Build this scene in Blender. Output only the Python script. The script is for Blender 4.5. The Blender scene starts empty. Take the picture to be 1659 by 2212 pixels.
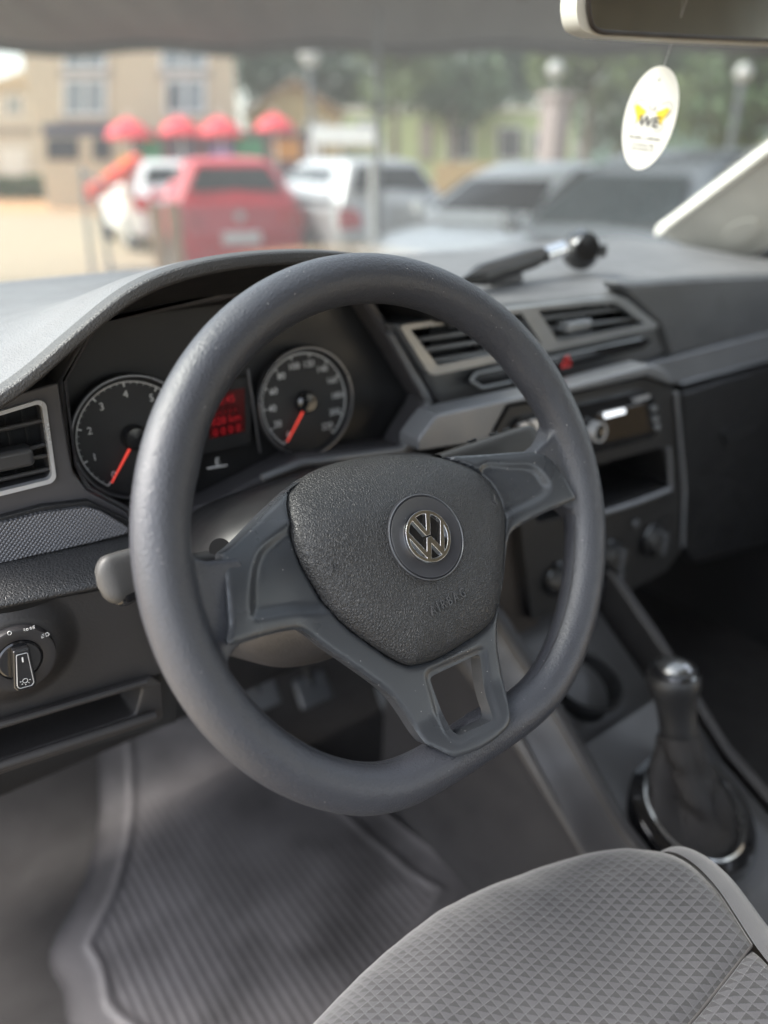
import bpy, bmesh, math, random
import numpy as np
from mathutils import Vector, Matrix, noise
from mathutils.geometry import delaunay_2d_cdt, convex_hull_2d
random.seed(7)
SC = bpy.context.scene
COL = SC.collection
R = math.radians

# ------------------------------------------------------------------ camera
RT = Vector((0.80006353, -0.59991528, 0)); UP = Vector((0.25607356, 0.34150675, 0.90432266)); FW = Vector((0.54251699, 0.72351558, -0.42684954))
FPX = 1850 * 1659 / 1920
cam_d = bpy.data.cameras.new('camera'); cam = bpy.data.objects.new('camera', cam_d); COL.objects.link(cam)
M = Matrix((RT, UP, -FW)).transposed().to_4x4(); cam.matrix_world = M
cam_d.sensor_fit = 'HORIZONTAL'; cam_d.sensor_width = 9.8; cam_d.lens = 9.8 * 1850 / 1920
cam_d.clip_start = 0.02; cam_d.clip_end = 600
cam_d.dof.use_dof = True; cam_d.dof.focus_distance = 0.495; cam_d.dof.aperture_fstop = cam_d.lens / 11.0
SC.camera = cam

def ray(px, py): return FW + RT * ((px - 829.5) / FPX) - UP * ((py - 1106) / FPX)
def PY(px, py, y): d = ray(px, py); return d * (y / d.y)
def PZ(px, py, z): d = ray(px, py); return d * (z / d.z)
def PX(px, py, x): d = ray(px, py); return d * (x / d.x)
def PP(px, py, p0, n): d = ray(px, py); return d * (n.dot(p0) / n.dot(d))
def AT(px, py, dist): d = ray(px, py); return d * (dist / math.hypot(d.x, d.y))

# ------------------------------------------------------------------ materials
def nd(nt, t, **k):
    n = nt.nodes.new(t)
    for a, b in k.items():
        if a.startswith('i_'):
            n.inputs[a[2:].replace('_', ' ')].default_value = b
        else: setattr(n, a, b)
    return n
def mat(name, col, rough=.5, metal=0, spec=.5, grain=None, gs=480, gd=.0002, var=.12, speck=0, coat=0, emit=None, es=1, rvar=.08, sheen=0):
    m = bpy.data.materials.new(name); m.use_nodes = True; nt = m.node_tree; L = nt.links.new
    b = nt.nodes['Principled BSDF']
    b.inputs['Roughness'].default_value = rough; b.inputs['Metallic'].default_value = metal
    b.inputs['Specular IOR Level'].default_value = spec; b.inputs['Coat Weight'].default_value = coat
    if sheen: b.inputs['Sheen Weight'].default_value = sheen
    tc = nd(nt, 'ShaderNodeTexCoord'); o = tc.outputs['Object']
    n1 = nd(nt, 'ShaderNodeTexNoise', i_Scale=9.0, i_Detail=5.0); L(o, n1.inputs['Vector'])
    mr = nd(nt, 'ShaderNodeMapRange'); mr.inputs['From Min'].default_value = .3; mr.inputs['From Max'].default_value = .7
    mr.inputs['To Min'].default_value = 1 - var; mr.inputs['To Max'].default_value = 1 + var; L(n1.outputs['Fac'], mr.inputs['Value'])
    mx = nd(nt, 'ShaderNodeVectorMath', operation='SCALE'); mx.inputs[0].default_value = col[:3]; L(mr.outputs[0], mx.inputs['Scale'])
    c = mx.outputs[0]
    if speck:
        v = nd(nt, 'ShaderNodeTexVoronoi', i_Scale=260.0); L(o, v.inputs['Vector'])
        lt = nd(nt, 'ShaderNodeMath', operation='LESS_THAN'); lt.inputs[1].default_value = .09; L(v.outputs['Distance'], lt.inputs[0])
        sp = nd(nt, 'ShaderNodeSeparateColor'); L(v.outputs['Color'], sp.inputs[0])
        gt = nd(nt, 'ShaderNodeMath', operation='GREATER_THAN'); gt.inputs[1].default_value = 1 - speck; L(sp.outputs[0], gt.inputs[0])
        ml = nd(nt, 'ShaderNodeMath', operation='MULTIPLY'); L(lt.outputs[0], ml.inputs[0]); L(gt.outputs[0], ml.inputs[1])
        mm = nd(nt, 'ShaderNodeMix', data_type='RGBA'); L(ml.outputs[0], mm.inputs['Factor']); L(c, mm.inputs[6]); mm.inputs[7].default_value = (.32, .31, .3, 1)
        c = mm.outputs[2]
    L(c, b.inputs['Base Color'])
    n2 = nd(nt, 'ShaderNodeTexNoise', i_Scale=30.0, i_Detail=6.0); L(o, n2.inputs['Vector'])
    m2 = nd(nt, 'ShaderNodeMapRange'); m2.inputs['From Min'].default_value = .3; m2.inputs['From Max'].default_value = .7
    m2.inputs['To Min'].default_value = max(.02, rough - rvar); m2.inputs['To Max'].default_value = min(1, rough + rvar)
    L(n2.outputs['Fac'], m2.inputs['Value']); L(m2.outputs[0], b.inputs['Roughness'])
    if grain == 'leather':
        dn = nd(nt, 'ShaderNodeTexNoise', i_Scale=gs * .8, i_Detail=2.0); L(o, dn.inputs['Vector'])
        ds = nd(nt, 'ShaderNodeVectorMath', operation='SCALE'); ds.inputs['Scale'].default_value = 1.1 / gs; L(dn.outputs['Color'], ds.inputs[0])
        ad = nd(nt, 'ShaderNodeVectorMath', operation='ADD'); L(o, ad.inputs[0]); L(ds.outputs[0], ad.inputs[1])
        v = nd(nt, 'ShaderNodeTexVoronoi', feature='DISTANCE_TO_EDGE', i_Scale=gs); L(ad.outputs[0], v.inputs['Vector'])
        r = nd(nt, 'ShaderNodeMapRange', interpolation_type='SMOOTHSTEP'); r.inputs['From Max'].default_value = .32; L(v.outputs['Distance'], r.inputs['Value'])
        bp = nd(nt, 'ShaderNodeBump'); bp.inputs['Distance'].default_value = gd; bp.inputs['Strength'].default_value = 1; L(r.outputs[0], bp.inputs['Height'])
        L(bp.outputs[0], b.inputs['Normal'])
    elif grain == 'pebble':
        n3 = nd(nt, 'ShaderNodeTexNoise', i_Scale=gs, i_Detail=2.5, i_Roughness=.55); L(o, n3.inputs['Vector'])
        bp = nd(nt, 'ShaderNodeBump'); bp.inputs['Distance'].default_value = gd; bp.inputs['Strength'].default_value = 1; L(n3.outputs['Fac'], bp.inputs['Height'])
        L(bp.outputs[0], b.inputs['Normal'])
    elif grain == 'carpet':
        n3 = nd(nt, 'ShaderNodeTexNoise', i_Scale=gs, i_Detail=6.0, i_Roughness=.8); L(o, n3.inputs['Vector'])
        bp = nd(nt, 'ShaderNodeBump'); bp.inputs['Distance'].default_value = gd; L(n3.outputs['Fac'], bp.inputs['Height']); L(bp.outputs[0], b.inputs['Normal'])
    if emit:
        b.inputs['Emission Color'].default_value = (*emit, 1); b.inputs['Emission Strength'].default_value = es
    return m
MT = {}
MT['rim'] = mat('rim_leather', (.040, .042, .050), .36, grain='pebble', gs=680, gd=.0006, var=.08, speck=.12)
MT['trim'] = mat('trim_plastic', (.034, .037, .042), .31, grain='pebble', gs=1200, gd=.0001, speck=.3)
MT['bag'] = mat('airbag_plastic', (.030, .030, .031), .37, grain='leather', gs=520, gd=.0004)
MT['dashgrain'] = mat('dash_grain', (.040, .040, .041), .42, grain='leather', gs=420, gd=.0003)
MT['dashtop'] = mat('dash_top_vinyl', (.14, .14, .144), .5, grain='leather', gs=380, gd=.0002)  # paler than the other dash plastic: sky glare put into the base colour
MT['lower'] = mat('lower_panel_plastic', (.032, .030, .030), .45, grain='pebble', gs=500, gd=.0002)
MT['dark'] = mat('black_plastic', (.018, .018, .019), .45, grain='pebble', gs=900, gd=.00004)
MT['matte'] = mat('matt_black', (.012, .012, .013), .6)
MT['gloss'] = mat('gloss_black', (.012, .012, .013), .12, coat=.5)
MT['grey'] = mat('satin_grey', (.11, .115, .125), .38, metal=.25)
MT['silver'] = mat('satin_silver', (.68, .69, .71), .28, metal=.6)
MT['chrome'] = mat('chrome', (.88, .89, .91), .12, metal=1, var=.02, rvar=.02)
MT['white'] = mat('white_print', (.75, .75, .74), .5)
MT['red'] = mat('red_needle', (.75, .06, .035), .4, emit=(.8, .05, .03), es=.12)
MT['carpet'] = mat('carpet', (.022, .020, .020), .9, grain='carpet', gs=500, gd=.003)
MT['mat'] = mat('mat_rubber', (.085, .080, .083), .6, grain='pebble', gs=300, gd=.0002, var=.45, speck=.3)
MT['roofshade'] = mat('roof_cloth_shaded', (.22, .22, .205), .9, grain='pebble', gs=900, gd=.0001)  # lining colour greyed to stand for shade and to lower the fill light
MT['cream'] = mat('cream_lining', (.68, .67, .62), .7, grain='pebble', gs=900, gd=.0001)
MT['mirror'] = mat('mirror_glass', (.75, .77, .77), .02, metal=1, rvar=.0, var=.01)
MT['boot'] = mat('gaiter_leather', (.022, .020, .020), .6, spec=.4, grain='leather', gs=350, gd=.0005)

# ------------------------------------------------------------------ object helpers
def link(name, me, m=None, parent=None, smooth=None):
    o = bpy.data.objects.new(name, me); COL.objects.link(o)
    if m: me.materials.append(m)
    if smooth is not None:
        me.shade_smooth(); me.set_sharp_from_angle(angle=R(smooth))
    if parent:
        o.parent = parent; o.matrix_parent_inverse = parent_inv(parent)
    return o
def parent_inv(p):
    m = p.matrix_basis.copy() if p.parent is None else p.parent.matrix_basis @ p.matrix_parent_inverse @ p.matrix_basis
    if p.parent is not None: m = Matrix.Identity(4) if p.type == 'MESH' else m
    return m.inverted()
def tag(o, label, cat, group=None, kind=None):
    o['label'] = label
    if cat: o['category'] = cat
    if group: o['group'] = group
    if kind: o['kind'] = kind
    return o
def thing(name, label, cat, loc=(0, 0, 0), group=None):
    e = bpy.data.objects.new(name, None); COL.objects.link(e); e.location = loc; e.empty_display_size = .05
    bpy.context.view_layer.update()
    return tag(e, label, cat, group)
def bm_obj(name, bm, m, parent=None, smooth=35):
    bmesh.ops.recalc_face_normals(bm, faces=bm.faces)
    me = bpy.data.meshes.new(name); bm.to_mesh(me); bm.free(); return link(name, me, m, parent, smooth)
def mesh_obj(name, vs, fs, m, parent=None, smooth=35, recalc=False):
    me = bpy.data.meshes.new(name); me.from_pydata([tuple(v) for v in vs], [], fs)
    if recalc:
        bm = bmesh.new(); bm.from_mesh(me); bmesh.ops.recalc_face_normals(bm, faces=bm.faces); bm.to_mesh(me); bm.free()
    return link(name, me, m, parent, smooth)
def bevel(o, w, seg=3, ang=35):
    b = o.modifiers.new('bevel', 'BEVEL'); b.width = w; b.segments = seg; b.limit_method = 'ANGLE'; b.angle_limit = R(ang)
    w2 = o.modifiers.new('wn', 'WEIGHTED_NORMAL'); w2.keep_sharp = False
    o.data.shade_smooth()
    return o
def inside(p, poly):
    c = False; x, y = p[0], p[1]; n = len(poly); j = n - 1
    for i in range(n):
        xi, yi = poly[i][0], poly[i][1]; xj, yj = poly[j][0], poly[j][1]
        if (yi > y) != (yj > y) and x < (xj - xi) * (y - yi) / (yj - yi) + xi: c = not c
        j = i
    return c
def inside_np(P, poly):
    P = np.asarray(P, float); x, y = P[:, 0], P[:, 1]; c = np.zeros(len(P), bool); n = len(poly); j = n - 1
    for i in range(n):
        xi, yi = poly[i][0], poly[i][1]; xj, yj = poly[j][0], poly[j][1]
        if yi != yj: c ^= ((yi > y) != (yj > y)) & (x < (xj - xi) * (y - yi) / (yj - yi) + xi)
        j = i
    return c
def catmull(pts, n=8, closed=True):
    out = []; N = len(pts); P = [Vector(p) for p in pts]
    rng = range(N) if closed else range(N - 1)
    for i in rng:
        g = (lambda k: P[k % N]) if closed else (lambda k: P[min(max(k, 0), N - 1)])
        a, b, c, d = g(i - 1), g(i), g(i + 1), g(i + 2)
        for k in range(n):
            t = k / n
            out.append(.5 * ((2 * b) + (c - a) * t + (2 * a - 5 * b + 4 * c - d) * t * t + (3 * b - a - 3 * c + d) * t ** 3))
    if not closed: out.append(P[-1])
    return out
def rounded(pts, r, seg=5):
    out = []; N = len(pts); P = [Vector(p) for p in pts]
    for i in range(N):
        a, b, c = P[i - 1], P[i], P[(i + 1) % N]
        u = (a - b); w = (c - b); rr = min(r, u.length * .45, w.length * .45)
        s = b + u.normalized() * rr; e = b + w.normalized() * rr
        for k in range(seg + 1):
            t = k / seg; out.append(s * (1 - t) ** 2 + b * 2 * t * (1 - t) + e * t * t)
    return out
def resample(pts, step):
    out = []; N = len(pts)
    for i in range(N):
        a, b = Vector(pts[i]), Vector(pts[(i + 1) % N]); k = max(1, round((b - a).length / step))
        for j in range(k): out.append(a + (b - a) * j / k)
    return out
def dist_to(P, poly):
    P = np.asarray(P, float)[:, :2]; A = np.array([p[:2] for p in poly], float); B = np.roll(A, -1, 0); best = np.full(len(P), 1e9)
    for a, b in zip(A, B):
        d = b - a; l = max(d @ d, 1e-14); t = np.clip(((P - a) @ d) / l, 0, 1)
        best = np.minimum(best, np.hypot(*(P - a - t[:, None] * d).T))
    return best
def cdt_mesh(loops, keep, grid=None):
    """triangulate loops (2D) keeping triangles whose centre passes keep(); returns verts2d, faces, boundary edges"""
    vs = []; es = []
    for lp in loops:
        s = len(vs); vs += [Vector((p[0], p[1])) for p in lp]; n = len(lp); es += [(s + i, s + (i + 1) % n) for i in range(n)]
    if grid: vs += [Vector(g) for g in grid]
    V, E_, F, *_ = delaunay_2d_cdt(vs, es, [], 0, 1e-7)
    if isinstance(keep, list):      # [outline, hole, hole ...]
        va = np.array([(v.x, v.y) for v in V]); fa = np.array([tuple(f) for f in F]); cen = va[fa].mean(1); ok = inside_np(cen, keep[0])
        for h in keep[1:]: ok &= ~inside_np(cen, h)
        F = [tuple(int(i) for i in f) for f in fa[ok]]
    else: F = [tuple(f) for f in F if keep((sum((V[i] for i in f), Vector((0, 0))) / 3))]
    cnt = {}
    for f in F:
        for i in range(3):
            a, b = f[i], f[(i + 1) % 3]; cnt[(a, b)] = cnt.get((a, b), 0) + 1
    bd = [e for e in cnt if (e[1], e[0]) not in cnt]
    return V, F, bd
def plate(name, loops, keep, place, thick_vec, m, parent=None, grid=None, smooth=35, bev=0, seg=2):
    V, F, bd = cdt_mesh(loops, keep, grid)
    used = sorted({i for f in F for i in f}); mp = {v: k for k, v in enumerate(used)}
    top = place([V[i] for i in used]); n = len(top)
    vs = list(top) + [t + thick_vec for t in top]
    fs = [tuple(mp[i] for i in f) for f in F]; fs += [tuple(n + mp[i] for i in reversed(f)) for f in F]
    fs += [(mp[b], mp[a], n + mp[a], n + mp[b]) for a, b in bd]
    o = mesh_obj(name, vs, fs, m, parent, smooth, recalc=True)
    if bev: bevel(o, bev, seg)
    return o
def slab(name, pts, depth, m, parent=None, bev=.001, holes=(), seg=2, dirv=None):
    """pts: 3D outline; extruded by depth along its back direction (away from the camera side)"""
    pts = [Vector(p) for p in pts]; c = sum(pts, Vector()) / len(pts); nr = Vector()
    for i in range(len(pts)): nr += (pts[i] - c).cross(pts[(i + 1) % len(pts)] - c)
    nr.normalize()
    if nr.dot(c) > 0: nr = -nr          # nr faces the viewer
    back = -(nr) * depth if dirv is None else Vector(dirv) * depth
    u = nr.orthogonal().normalized(); v = nr.cross(u)
    to2 = lambda p: Vector(((p - c).dot(u), (p - c).dot(v)))
    lp = [[to2(p) for p in pts]] + [[to2(Vector(p)) for p in h] for h in holes]
    keep = lambda q: inside(q, lp[0]) and not any(inside(q, h) for h in lp[1:])
    return plate(name, lp, keep, lambda V: [c + u * q.x + v * q.y for q in V], back, m, parent, bev=bev, seg=seg, smooth=30)
def tube(name, pts, rad, m, parent=None, seg=12, closed=False, cap=True, smooth=40, squash=None):
    P = [Vector(p) for p in pts]; n = len(P); vs = []; fs = []
    rr = rad if callable(rad) else (lambda t: rad)
    prev = None
    for i, p in enumerate(P):
        t = (P[(i + 1) % n] - P[i - 1]) if (closed or 0 < i < n - 1) else (P[1] - P[0] if i == 0 else P[-1] - P[-2])
        t.normalize()
        if prev is None: a = t.orthogonal().normalized()
        else: a = (prev - t * prev.dot(t)).normalized()
        prev = a; b = t.cross(a); r = rr(i / max(1, n - 1))
        for k in range(seg):
            an = 2 * math.pi * k / seg; vs.append(p + (a * math.cos(an) + b * math.sin(an)) * r)
    for i in range(n if closed else n - 1):
        for k in range(seg):
            j = (i + 1) % n; fs.append((i * seg + k, i * seg + (k + 1) % seg, j * seg + (k + 1) % seg, j * seg + k))
    if cap and not closed: fs += [tuple(range(seg))[::-1], tuple((n - 1) * seg + k for k in range(seg))]
    return mesh_obj(name, vs, fs, m, parent, smooth, recalc=True)
def lathe(name, prof, origin, axis, m, parent=None, seg=40, smooth=35, cap=False, fold=None):
    ax = Vector(axis).normalized(); a = ax.orthogonal().normalized(); b = ax.cross(a); vs = []; fs = []; n = len(prof)
    for i, (r, h) in enumerate(prof):
        for k in range(seg):
            an = 2 * math.pi * k / seg; r2 = r * (fold(an, i / (n - 1)) if fold else 1)
            vs.append(Vector(origin) + ax * h + (a * math.cos(an) + b * math.sin(an)) * r2)
    for i in range(n - 1):
        for k in range(seg): fs.append((i * seg + k, i * seg + (k + 1) % seg, (i + 1) * seg + (k + 1) % seg, (i + 1) * seg + k))
    if cap and prof[0][0] > 1e-6: fs.append(tuple(range(seg)))
    if cap and prof[-1][0] > 1e-6: fs.append(tuple((n - 1) * seg + k for k in range(seg)))
    return mesh_obj(name, vs, fs, m, parent, smooth, recalc=True)
def gridsurf(name, f, nu, nv, m, parent=None, smooth=60, thick=0):
    vs = [f(i / nu, j / nv) for i in range(nu + 1) for j in range(nv + 1)]
    fs = [(i * (nv + 1) + j, (i + 1) * (nv + 1) + j, (i + 1) * (nv + 1) + j + 1, i * (nv + 1) + j + 1) for i in range(nu) for j in range(nv)]
    o = mesh_obj(name, vs, fs, m, parent, smooth)
    if thick: s = o.modifiers.new('s', 'SOLIDIFY'); s.thickness = thick; s.offset = -1
    return o
def box(name, lo, hi, m, parent=None, bev=.003, seg=2, mtx=None):
    bm = bmesh.new(); bmesh.ops.create_cube(bm, size=1)
    for v in bm.verts: v.co = Vector([(lo[i] + hi[i]) / 2 + v.co[i] * (hi[i] - lo[i]) for i in range(3)])
    if mtx: bmesh.ops.transform(bm, matrix=mtx, verts=bm.verts)
    o = bm_obj(name, bm, m, parent)
    if bev: bevel(o, bev, seg)
    return o
def text_geo(s, size, depth=0):
    cu = bpy.data.curves.new('t', 'FONT'); cu.body = s; cu.size = size; cu.align_x = 'CENTER'; cu.align_y = 'CENTER'; cu.extrude = depth; cu.resolution_u = 3
    o = bpy.data.objects.new('t', cu); COL.objects.link(o); dg = bpy.context.evaluated_depsgraph_get(); dg.update()
    me = bpy.data.meshes.new_from_object(o.evaluated_get(dg)); vs = [v.co.copy() for v in me.vertices]; fs = [tuple(p.vertices) for p in me.polygons]
    bpy.data.objects.remove(o); bpy.data.curves.remove(cu); bpy.data.meshes.remove(me); return vs, fs
def texts(name, items, m, parent):
    """items: (string, size, depth, origin, u, v) all in one mesh"""
    V = []; F = []
    for s, size, dp, o, u, v in items:
        vs, fs = text_geo(s, size, dp); k = len(V); n = Vector(u).cross(Vector(v)); V += [Vector(o) + Vector(u) * q.x + Vector(v) * q.y + n * q.z for q in vs]; F += [tuple(k + i for i in f) for f in fs]
    return mesh_obj(name, V, F, m, parent, None)
def merge_geo(parts):
    V = []; F = []
    for vs, fs in parts: k = len(V); V += vs; F += [tuple(k + i for i in f) for f in fs]
    return V, F
def sm(x): x = min(1, max(0, x)); return x * x * (3 - 2 * x)

# ================================================================== STEERING WHEEL
C = Vector((0.28298036, 0.34579338, -0.22370259)); N = Vector((0, -0.91324458, 0.40741176))
U0 = Vector((1, 0, 0)); V0 = Vector((0, .40741176, .91324458))
rot = R(2.0); WU = U0 * math.cos(rot) + V0 * math.sin(rot); WV = -U0 * math.sin(rot) + V0 * math.cos(rot)
def W3(x, y, h=0): return C + WU * x + WV * y + N * h
def wl(px, py, hf):
    h = 0
    for _ in range(12):
        d = ray(px, py); q = d * (N.dot(C + N * h) / N.dot(d)) - C; x, y = q.dot(WU), q.dot(WV); h = hf(x, y) if callable(hf) else hf
    return Vector((x, y))
def h_trim(x, y): return -.006 - .12 * y + .012 * sm((abs(x) - .085) / .06) + .006 * sm((abs(x) - .138) / .03) + .0085 * sm((-.118 - y) / .035) - .021 * (max(0, y + .002) / .052) ** 2.4
def wpoly(px, hf=h_trim): return [wl(a, b, hf) for a, b in px]
wheel = thing('steering_wheel', 'dark grey leather-grained three-spoke steering wheel with chrome emblem', 'steering wheel', C)
def rim_pt(a):
    x, y = .1695 * math.cos(a), .1695 * math.sin(a)
    f = -.1575; k = .006                       # flat bottom, softly blended
    y = f + k * math.log(1 + math.exp((y - f) / k)) if y < -.1 else y
    return x, y
def build_rim():
    ns, nt = 360, 40; vs = []; fs = []
    for i in range(ns):
        a = 2 * math.pi * i / ns; x, y = rim_pt(a); x2, y2 = rim_pt(a + .01); x1, y1 = rim_pt(a - .01)
        t = Vector((x2 - x1, y2 - y1)).normalized(); o = Vector((t.y, -t.x))      # outward
        dg = math.degrees(a) % 360
        bump = math.exp(-((dg - 30) / 7) ** 2) + math.exp(-((dg - 150) / 7) ** 2)
        for k in range(nt):
            b = 2 * math.pi * k / nt; ro = .0162 * math.cos(b); rh = .0166 * math.sin(b)
            if ro < 0: ro -= .0018 * bump * math.cos(b) ** 2
            vs.append(W3(x + o.x * ro, y + o.y * ro, rh))
    for i in range(ns):
        for k in range(nt): fs.append((i * nt + k, i * nt + (k + 1) % nt, ((i + 1) % ns) * nt + (k + 1) % nt, ((i + 1) % ns) * nt + k))
    def hull(pts):
        bm = bmesh.new()
        for p in pts: bm.verts.new(W3(*p))
        bmesh.ops.convex_hull(bm, input=bm.verts); bm.verts.ensure_lookup_table()
        v = [q.co.copy() for q in bm.verts]; idx = {q: i for i, q in enumerate(bm.verts)}; f = [tuple(idx[q] for q in fa.verts) for fa in bm.faces]; bm.free(); return v, f
    parts = [(vs, fs)]
    # stubs that carry the leather onto the spokes
    for s in (-1, 1):
        xi = .122 if s < 0 else .128
        for xa, ya, ha, xb, yb, hb in ((xi, .023, .0008, .144, .027, .0028), (.142, .027, .0028, .153, .035, .0045), (.151, .034, .0045, .162, .050, .0075)):
            parts.append(hull([(s * xa, ya - .002, ha), (s * xa, -ya, ha), (s * xa, ya - .002, -.017), (s * xa, -ya, -.017),
                   (s * xb, yb, hb), (s * xb, -yb, hb), (s * xb, yb, -.014), (s * xb, -yb, -.014)]))
    parts.append(hull([(-.030, -.140, .004), (.030, -.140, .004), (-.030, -.140, -.010), (.030, -.140, -.010), (-.047, -.157, .009), (.047, -.157, .009), (-.045, -.157, -.008), (.045, -.157, -.008)]))
    V, F = merge_geo(parts)
    o = mesh_obj('rim', V, F, MT['rim'], wheel, None, recalc=True)
    r = o.modifiers.new('remesh', 'REMESH'); r.mode = 'VOXEL'; r.voxel_size = .0016; r.use_smooth_shade = True
    s = o.modifiers.new('sm', 'SMOOTH'); s.factor = .5; s.iterations = 14
    return o
build_rim()
trim_px = [(480, 1200), (500, 1181), (540, 1141), (590, 1091), (622, 1062), (665, 1034), (740, 1003), (860, 990), (940, 990), (985, 985), (1060, 981), (1130, 976), (1165, 977),
 (1192, 997), (1215, 1028), (1232, 1056), (1243, 1078), (1220, 1090), (1180, 1107), (1130, 1133), (1106, 1152), (1098, 1180), (1091, 1250), (1078, 1330), (1078, 1400), (1090, 1470), (1105, 1540),
 (1102, 1567), (1080, 1592), (1040, 1619), (994, 1634), (974, 1632), (940, 1615), (919, 1604), (886, 1556), (845, 1502), (780, 1452), (705, 1400), (665, 1369), (635, 1361), (570, 1374), (497, 1394), (495, 1350), (490, 1290), (486, 1240)]
bag_px = [(640, 1050), (700, 1010), (780, 988), (860, 980), (940, 985), (1010, 1005), (1055, 1035), (1085, 1080), (1094, 1120), (1093, 1170), (1088, 1262), (1077, 1317), (1058, 1352), (1019, 1382), (954, 1421), (904, 1437), (879, 1435), (829, 1407), (740, 1340), (690, 1270), (650, 1200), (630, 1130), (622, 1080)]
hole_px = [(929.5, 1464), (1039.5, 1411), (1069, 1556), (994, 1590), (979, 1580)]
h_bag0 = lambda x, y: h_trim(x, y) - .05 * (y + .02) + .001
trim2 = resample(catmull(wpoly(trim_px), 3), .0015)
bag2 = resample(catmull(wpoly(bag_px, h_bag0), 4), .0014)
hole2 = resample(rounded(wpoly(hole_px), .004, 4), .0012)
rec_l = wpoly([(640, 1130), (590, 1163), (560, 1190), (545, 1230), (540, 1280), (543, 1322), (556, 1334), (640, 1321), (720, 1312), (760, 1200), (700, 1120)])
rec_r = wpoly([(1040, 1008), (1100, 1004), (1150, 1008), (1176, 1035), (1184, 1055), (1168, 1078), (1110, 1108), (1080, 1125), (1040, 1100)])
rec_l = resample(catmull(rec_l, 3), .002); rec_r = resample(catmull(rec_r, 3), .002)
hin = resample(rounded([(p + sum(hole2, Vector((0, 0))) / len(hole2) * 0) for p in wpoly([(918, 1452), (1048, 1396), (1082, 1558), (994, 1608), (965, 1594)])], .006, 4), .002)
def grid2(poly, step, others=()):
    xs = [p[0] for p in poly]; ys = [p[1] for p in poly]; out = []
    y = min(ys); r = 0
    while y < max(ys):
        x = min(xs) + (r % 2) * step / 2
        while x < max(xs): out.append((x, y)); x += step
        y += step * .87; r += 1
    out = np.array(out); d = dist_to(out, poly); k = inside_np(out, poly) & (d > step * .5)
    for o in others: k &= dist_to(out, o) > step * .5
    return [tuple(q) for q in out[k]]
def sdist(P, poly): d = dist_to(P, poly); return np.where(inside_np(P, poly), -d, d)
def place_trim(V):
    P = np.array([(v.x, v.y) for v in V]); dt = dist_to(P, trim2); db = sdist(P, bag2); dh = dist_to(P, hole2)
    sl = sdist(P, rec_l); sr = sdist(P, rec_r); sh = sdist(P, hin)
    out = []
    for i, (x, y) in enumerate(P):
        h = h_trim(x, y)
        h -= .0016 * math.exp(-dt[i] / .0011)
        h -= .0040 * math.exp(-max(db[i], 0) / .0010) + (.004 if db[i] < 0 else 0)
        h -= .0042 * (1 - sm((sl[i] + .006) / .009)) + .0042 * (1 - sm((sr[i] + .005) / .008))
        h -= .0014 * (1 - sm((sh[i] + .002) / .004))
        # soft bow of the spoke arms
        h += .0025 * math.exp(-(y / .03) ** 2) * sm((abs(x) - .07) / .04)
        out.append(W3(x, y, h))
    return out
o = plate('spoke_cover', [trim2, hole2], [trim2, hole2], place_trim, -N * .011, MT['trim'], wheel, grid=grid2(trim2, .0019, (hole2,)), smooth=50)
def bag_h(P):
    d = dist_to(P, bag2); out = []
    for i, (x, y) in enumerate(P):
        h = h_bag0(x, y) + .0125 * (1 - math.exp(-d[i] / .016)) - .0032 * math.exp(-d[i] / .0018)
        # faint pressed crease lines
        h += .0012 * math.exp(-((abs(x) * .8 + y * .55 + .045) / .006) ** 2) * sm(d[i] / .01)
        out.append(h)
    return out
DC = wl(918, 1160, lambda x, y: .006)
def place_bag(V):
    P = np.array([(v.x, v.y) for v in V]); H = bag_h(P)
    return [W3(P[i][0], P[i][1], H[i]) for i in range(len(P))]
bag = plate('airbag_cover', [bag2], [bag2], place_bag, -N * .008, MT['bag'], wheel, grid=grid2(bag2, .0021), smooth=50)
hc = bag_h(np.array([[DC.x, DC.y]]))[0]
# local tangent frame of the bag at the disc centre
g = .004; hx = (bag_h(np.array([[DC.x + g, DC.y]]))[0] - bag_h(np.array([[DC.x - g, DC.y]]))[0]) / (2 * g); hy = (bag_h(np.array([[DC.x, DC.y + g]]))[0] - bag_h(np.array([[DC.x, DC.y - g]]))[0]) / (2 * g)
DN = (N - WU * hx - WV * hy).normalized(); DU = (WU - DN * WU.dot(DN)).normalized(); DV = DN.cross(DU); D0 = W3(DC.x, DC.y, hc)
MT['disc'] = mat('emblem_disc_plastic', (.032, .032, .036), .42, grain='pebble', gs=1500, gd=.00003, speck=.2)
disc = lathe('emblem_disc', [(.0, .0007), (.0268, .0010), (.0276, .0014), (.0280, .0009), (.0283, .0003), (.0288, .0003), (.0292, .0012), (.0297, .0006), (.0300, -.003)], D0, DN, MT['disc'], bag, seg=120)
lathe('disc_ring', [(.0287, .0002), (.0288, .0012), (.0291, .0016), (.0295, .0014), (.0297, .0002)], D0, DN, MT['grey'], bag, seg=120)
def stroke(a, b, w, ea=0, eb=0):
    a, b = Vector(a), Vector(b); d = (b - a).normalized(); n = Vector((-d.y, d.x)) * w / 2; a = a - d * ea; b = b + d * eb
    return [a + n, b + n, b - n, a - n]
r0 = .0178; w_ = .165
circ = lambda r, n=90: [Vector((r * math.cos(2 * math.pi * i / n), r * math.sin(2 * math.pi * i / n))) for i in range(n)]
Vl = [[Vector(p) for p in ((-.46, .80), (-.27, .88), (.0, .235), (.27, .88), (.46, .80), (.105, .035), (-.105, .035))]]
Wl = [[Vector(p) for p in ((-.90, .30), (-.80, .44), (-.335, -.50), (-.105, -.025), (.105, -.025), (.335, -.50), (.80, .44), (.90, .30), (.36, -.92), (.30, -.92), (.0, -.295), (-.30, -.92), (-.36, -.92))]]
Rl = [circ(1.0), circ(.86)]
c95 = circ(.93)
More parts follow.
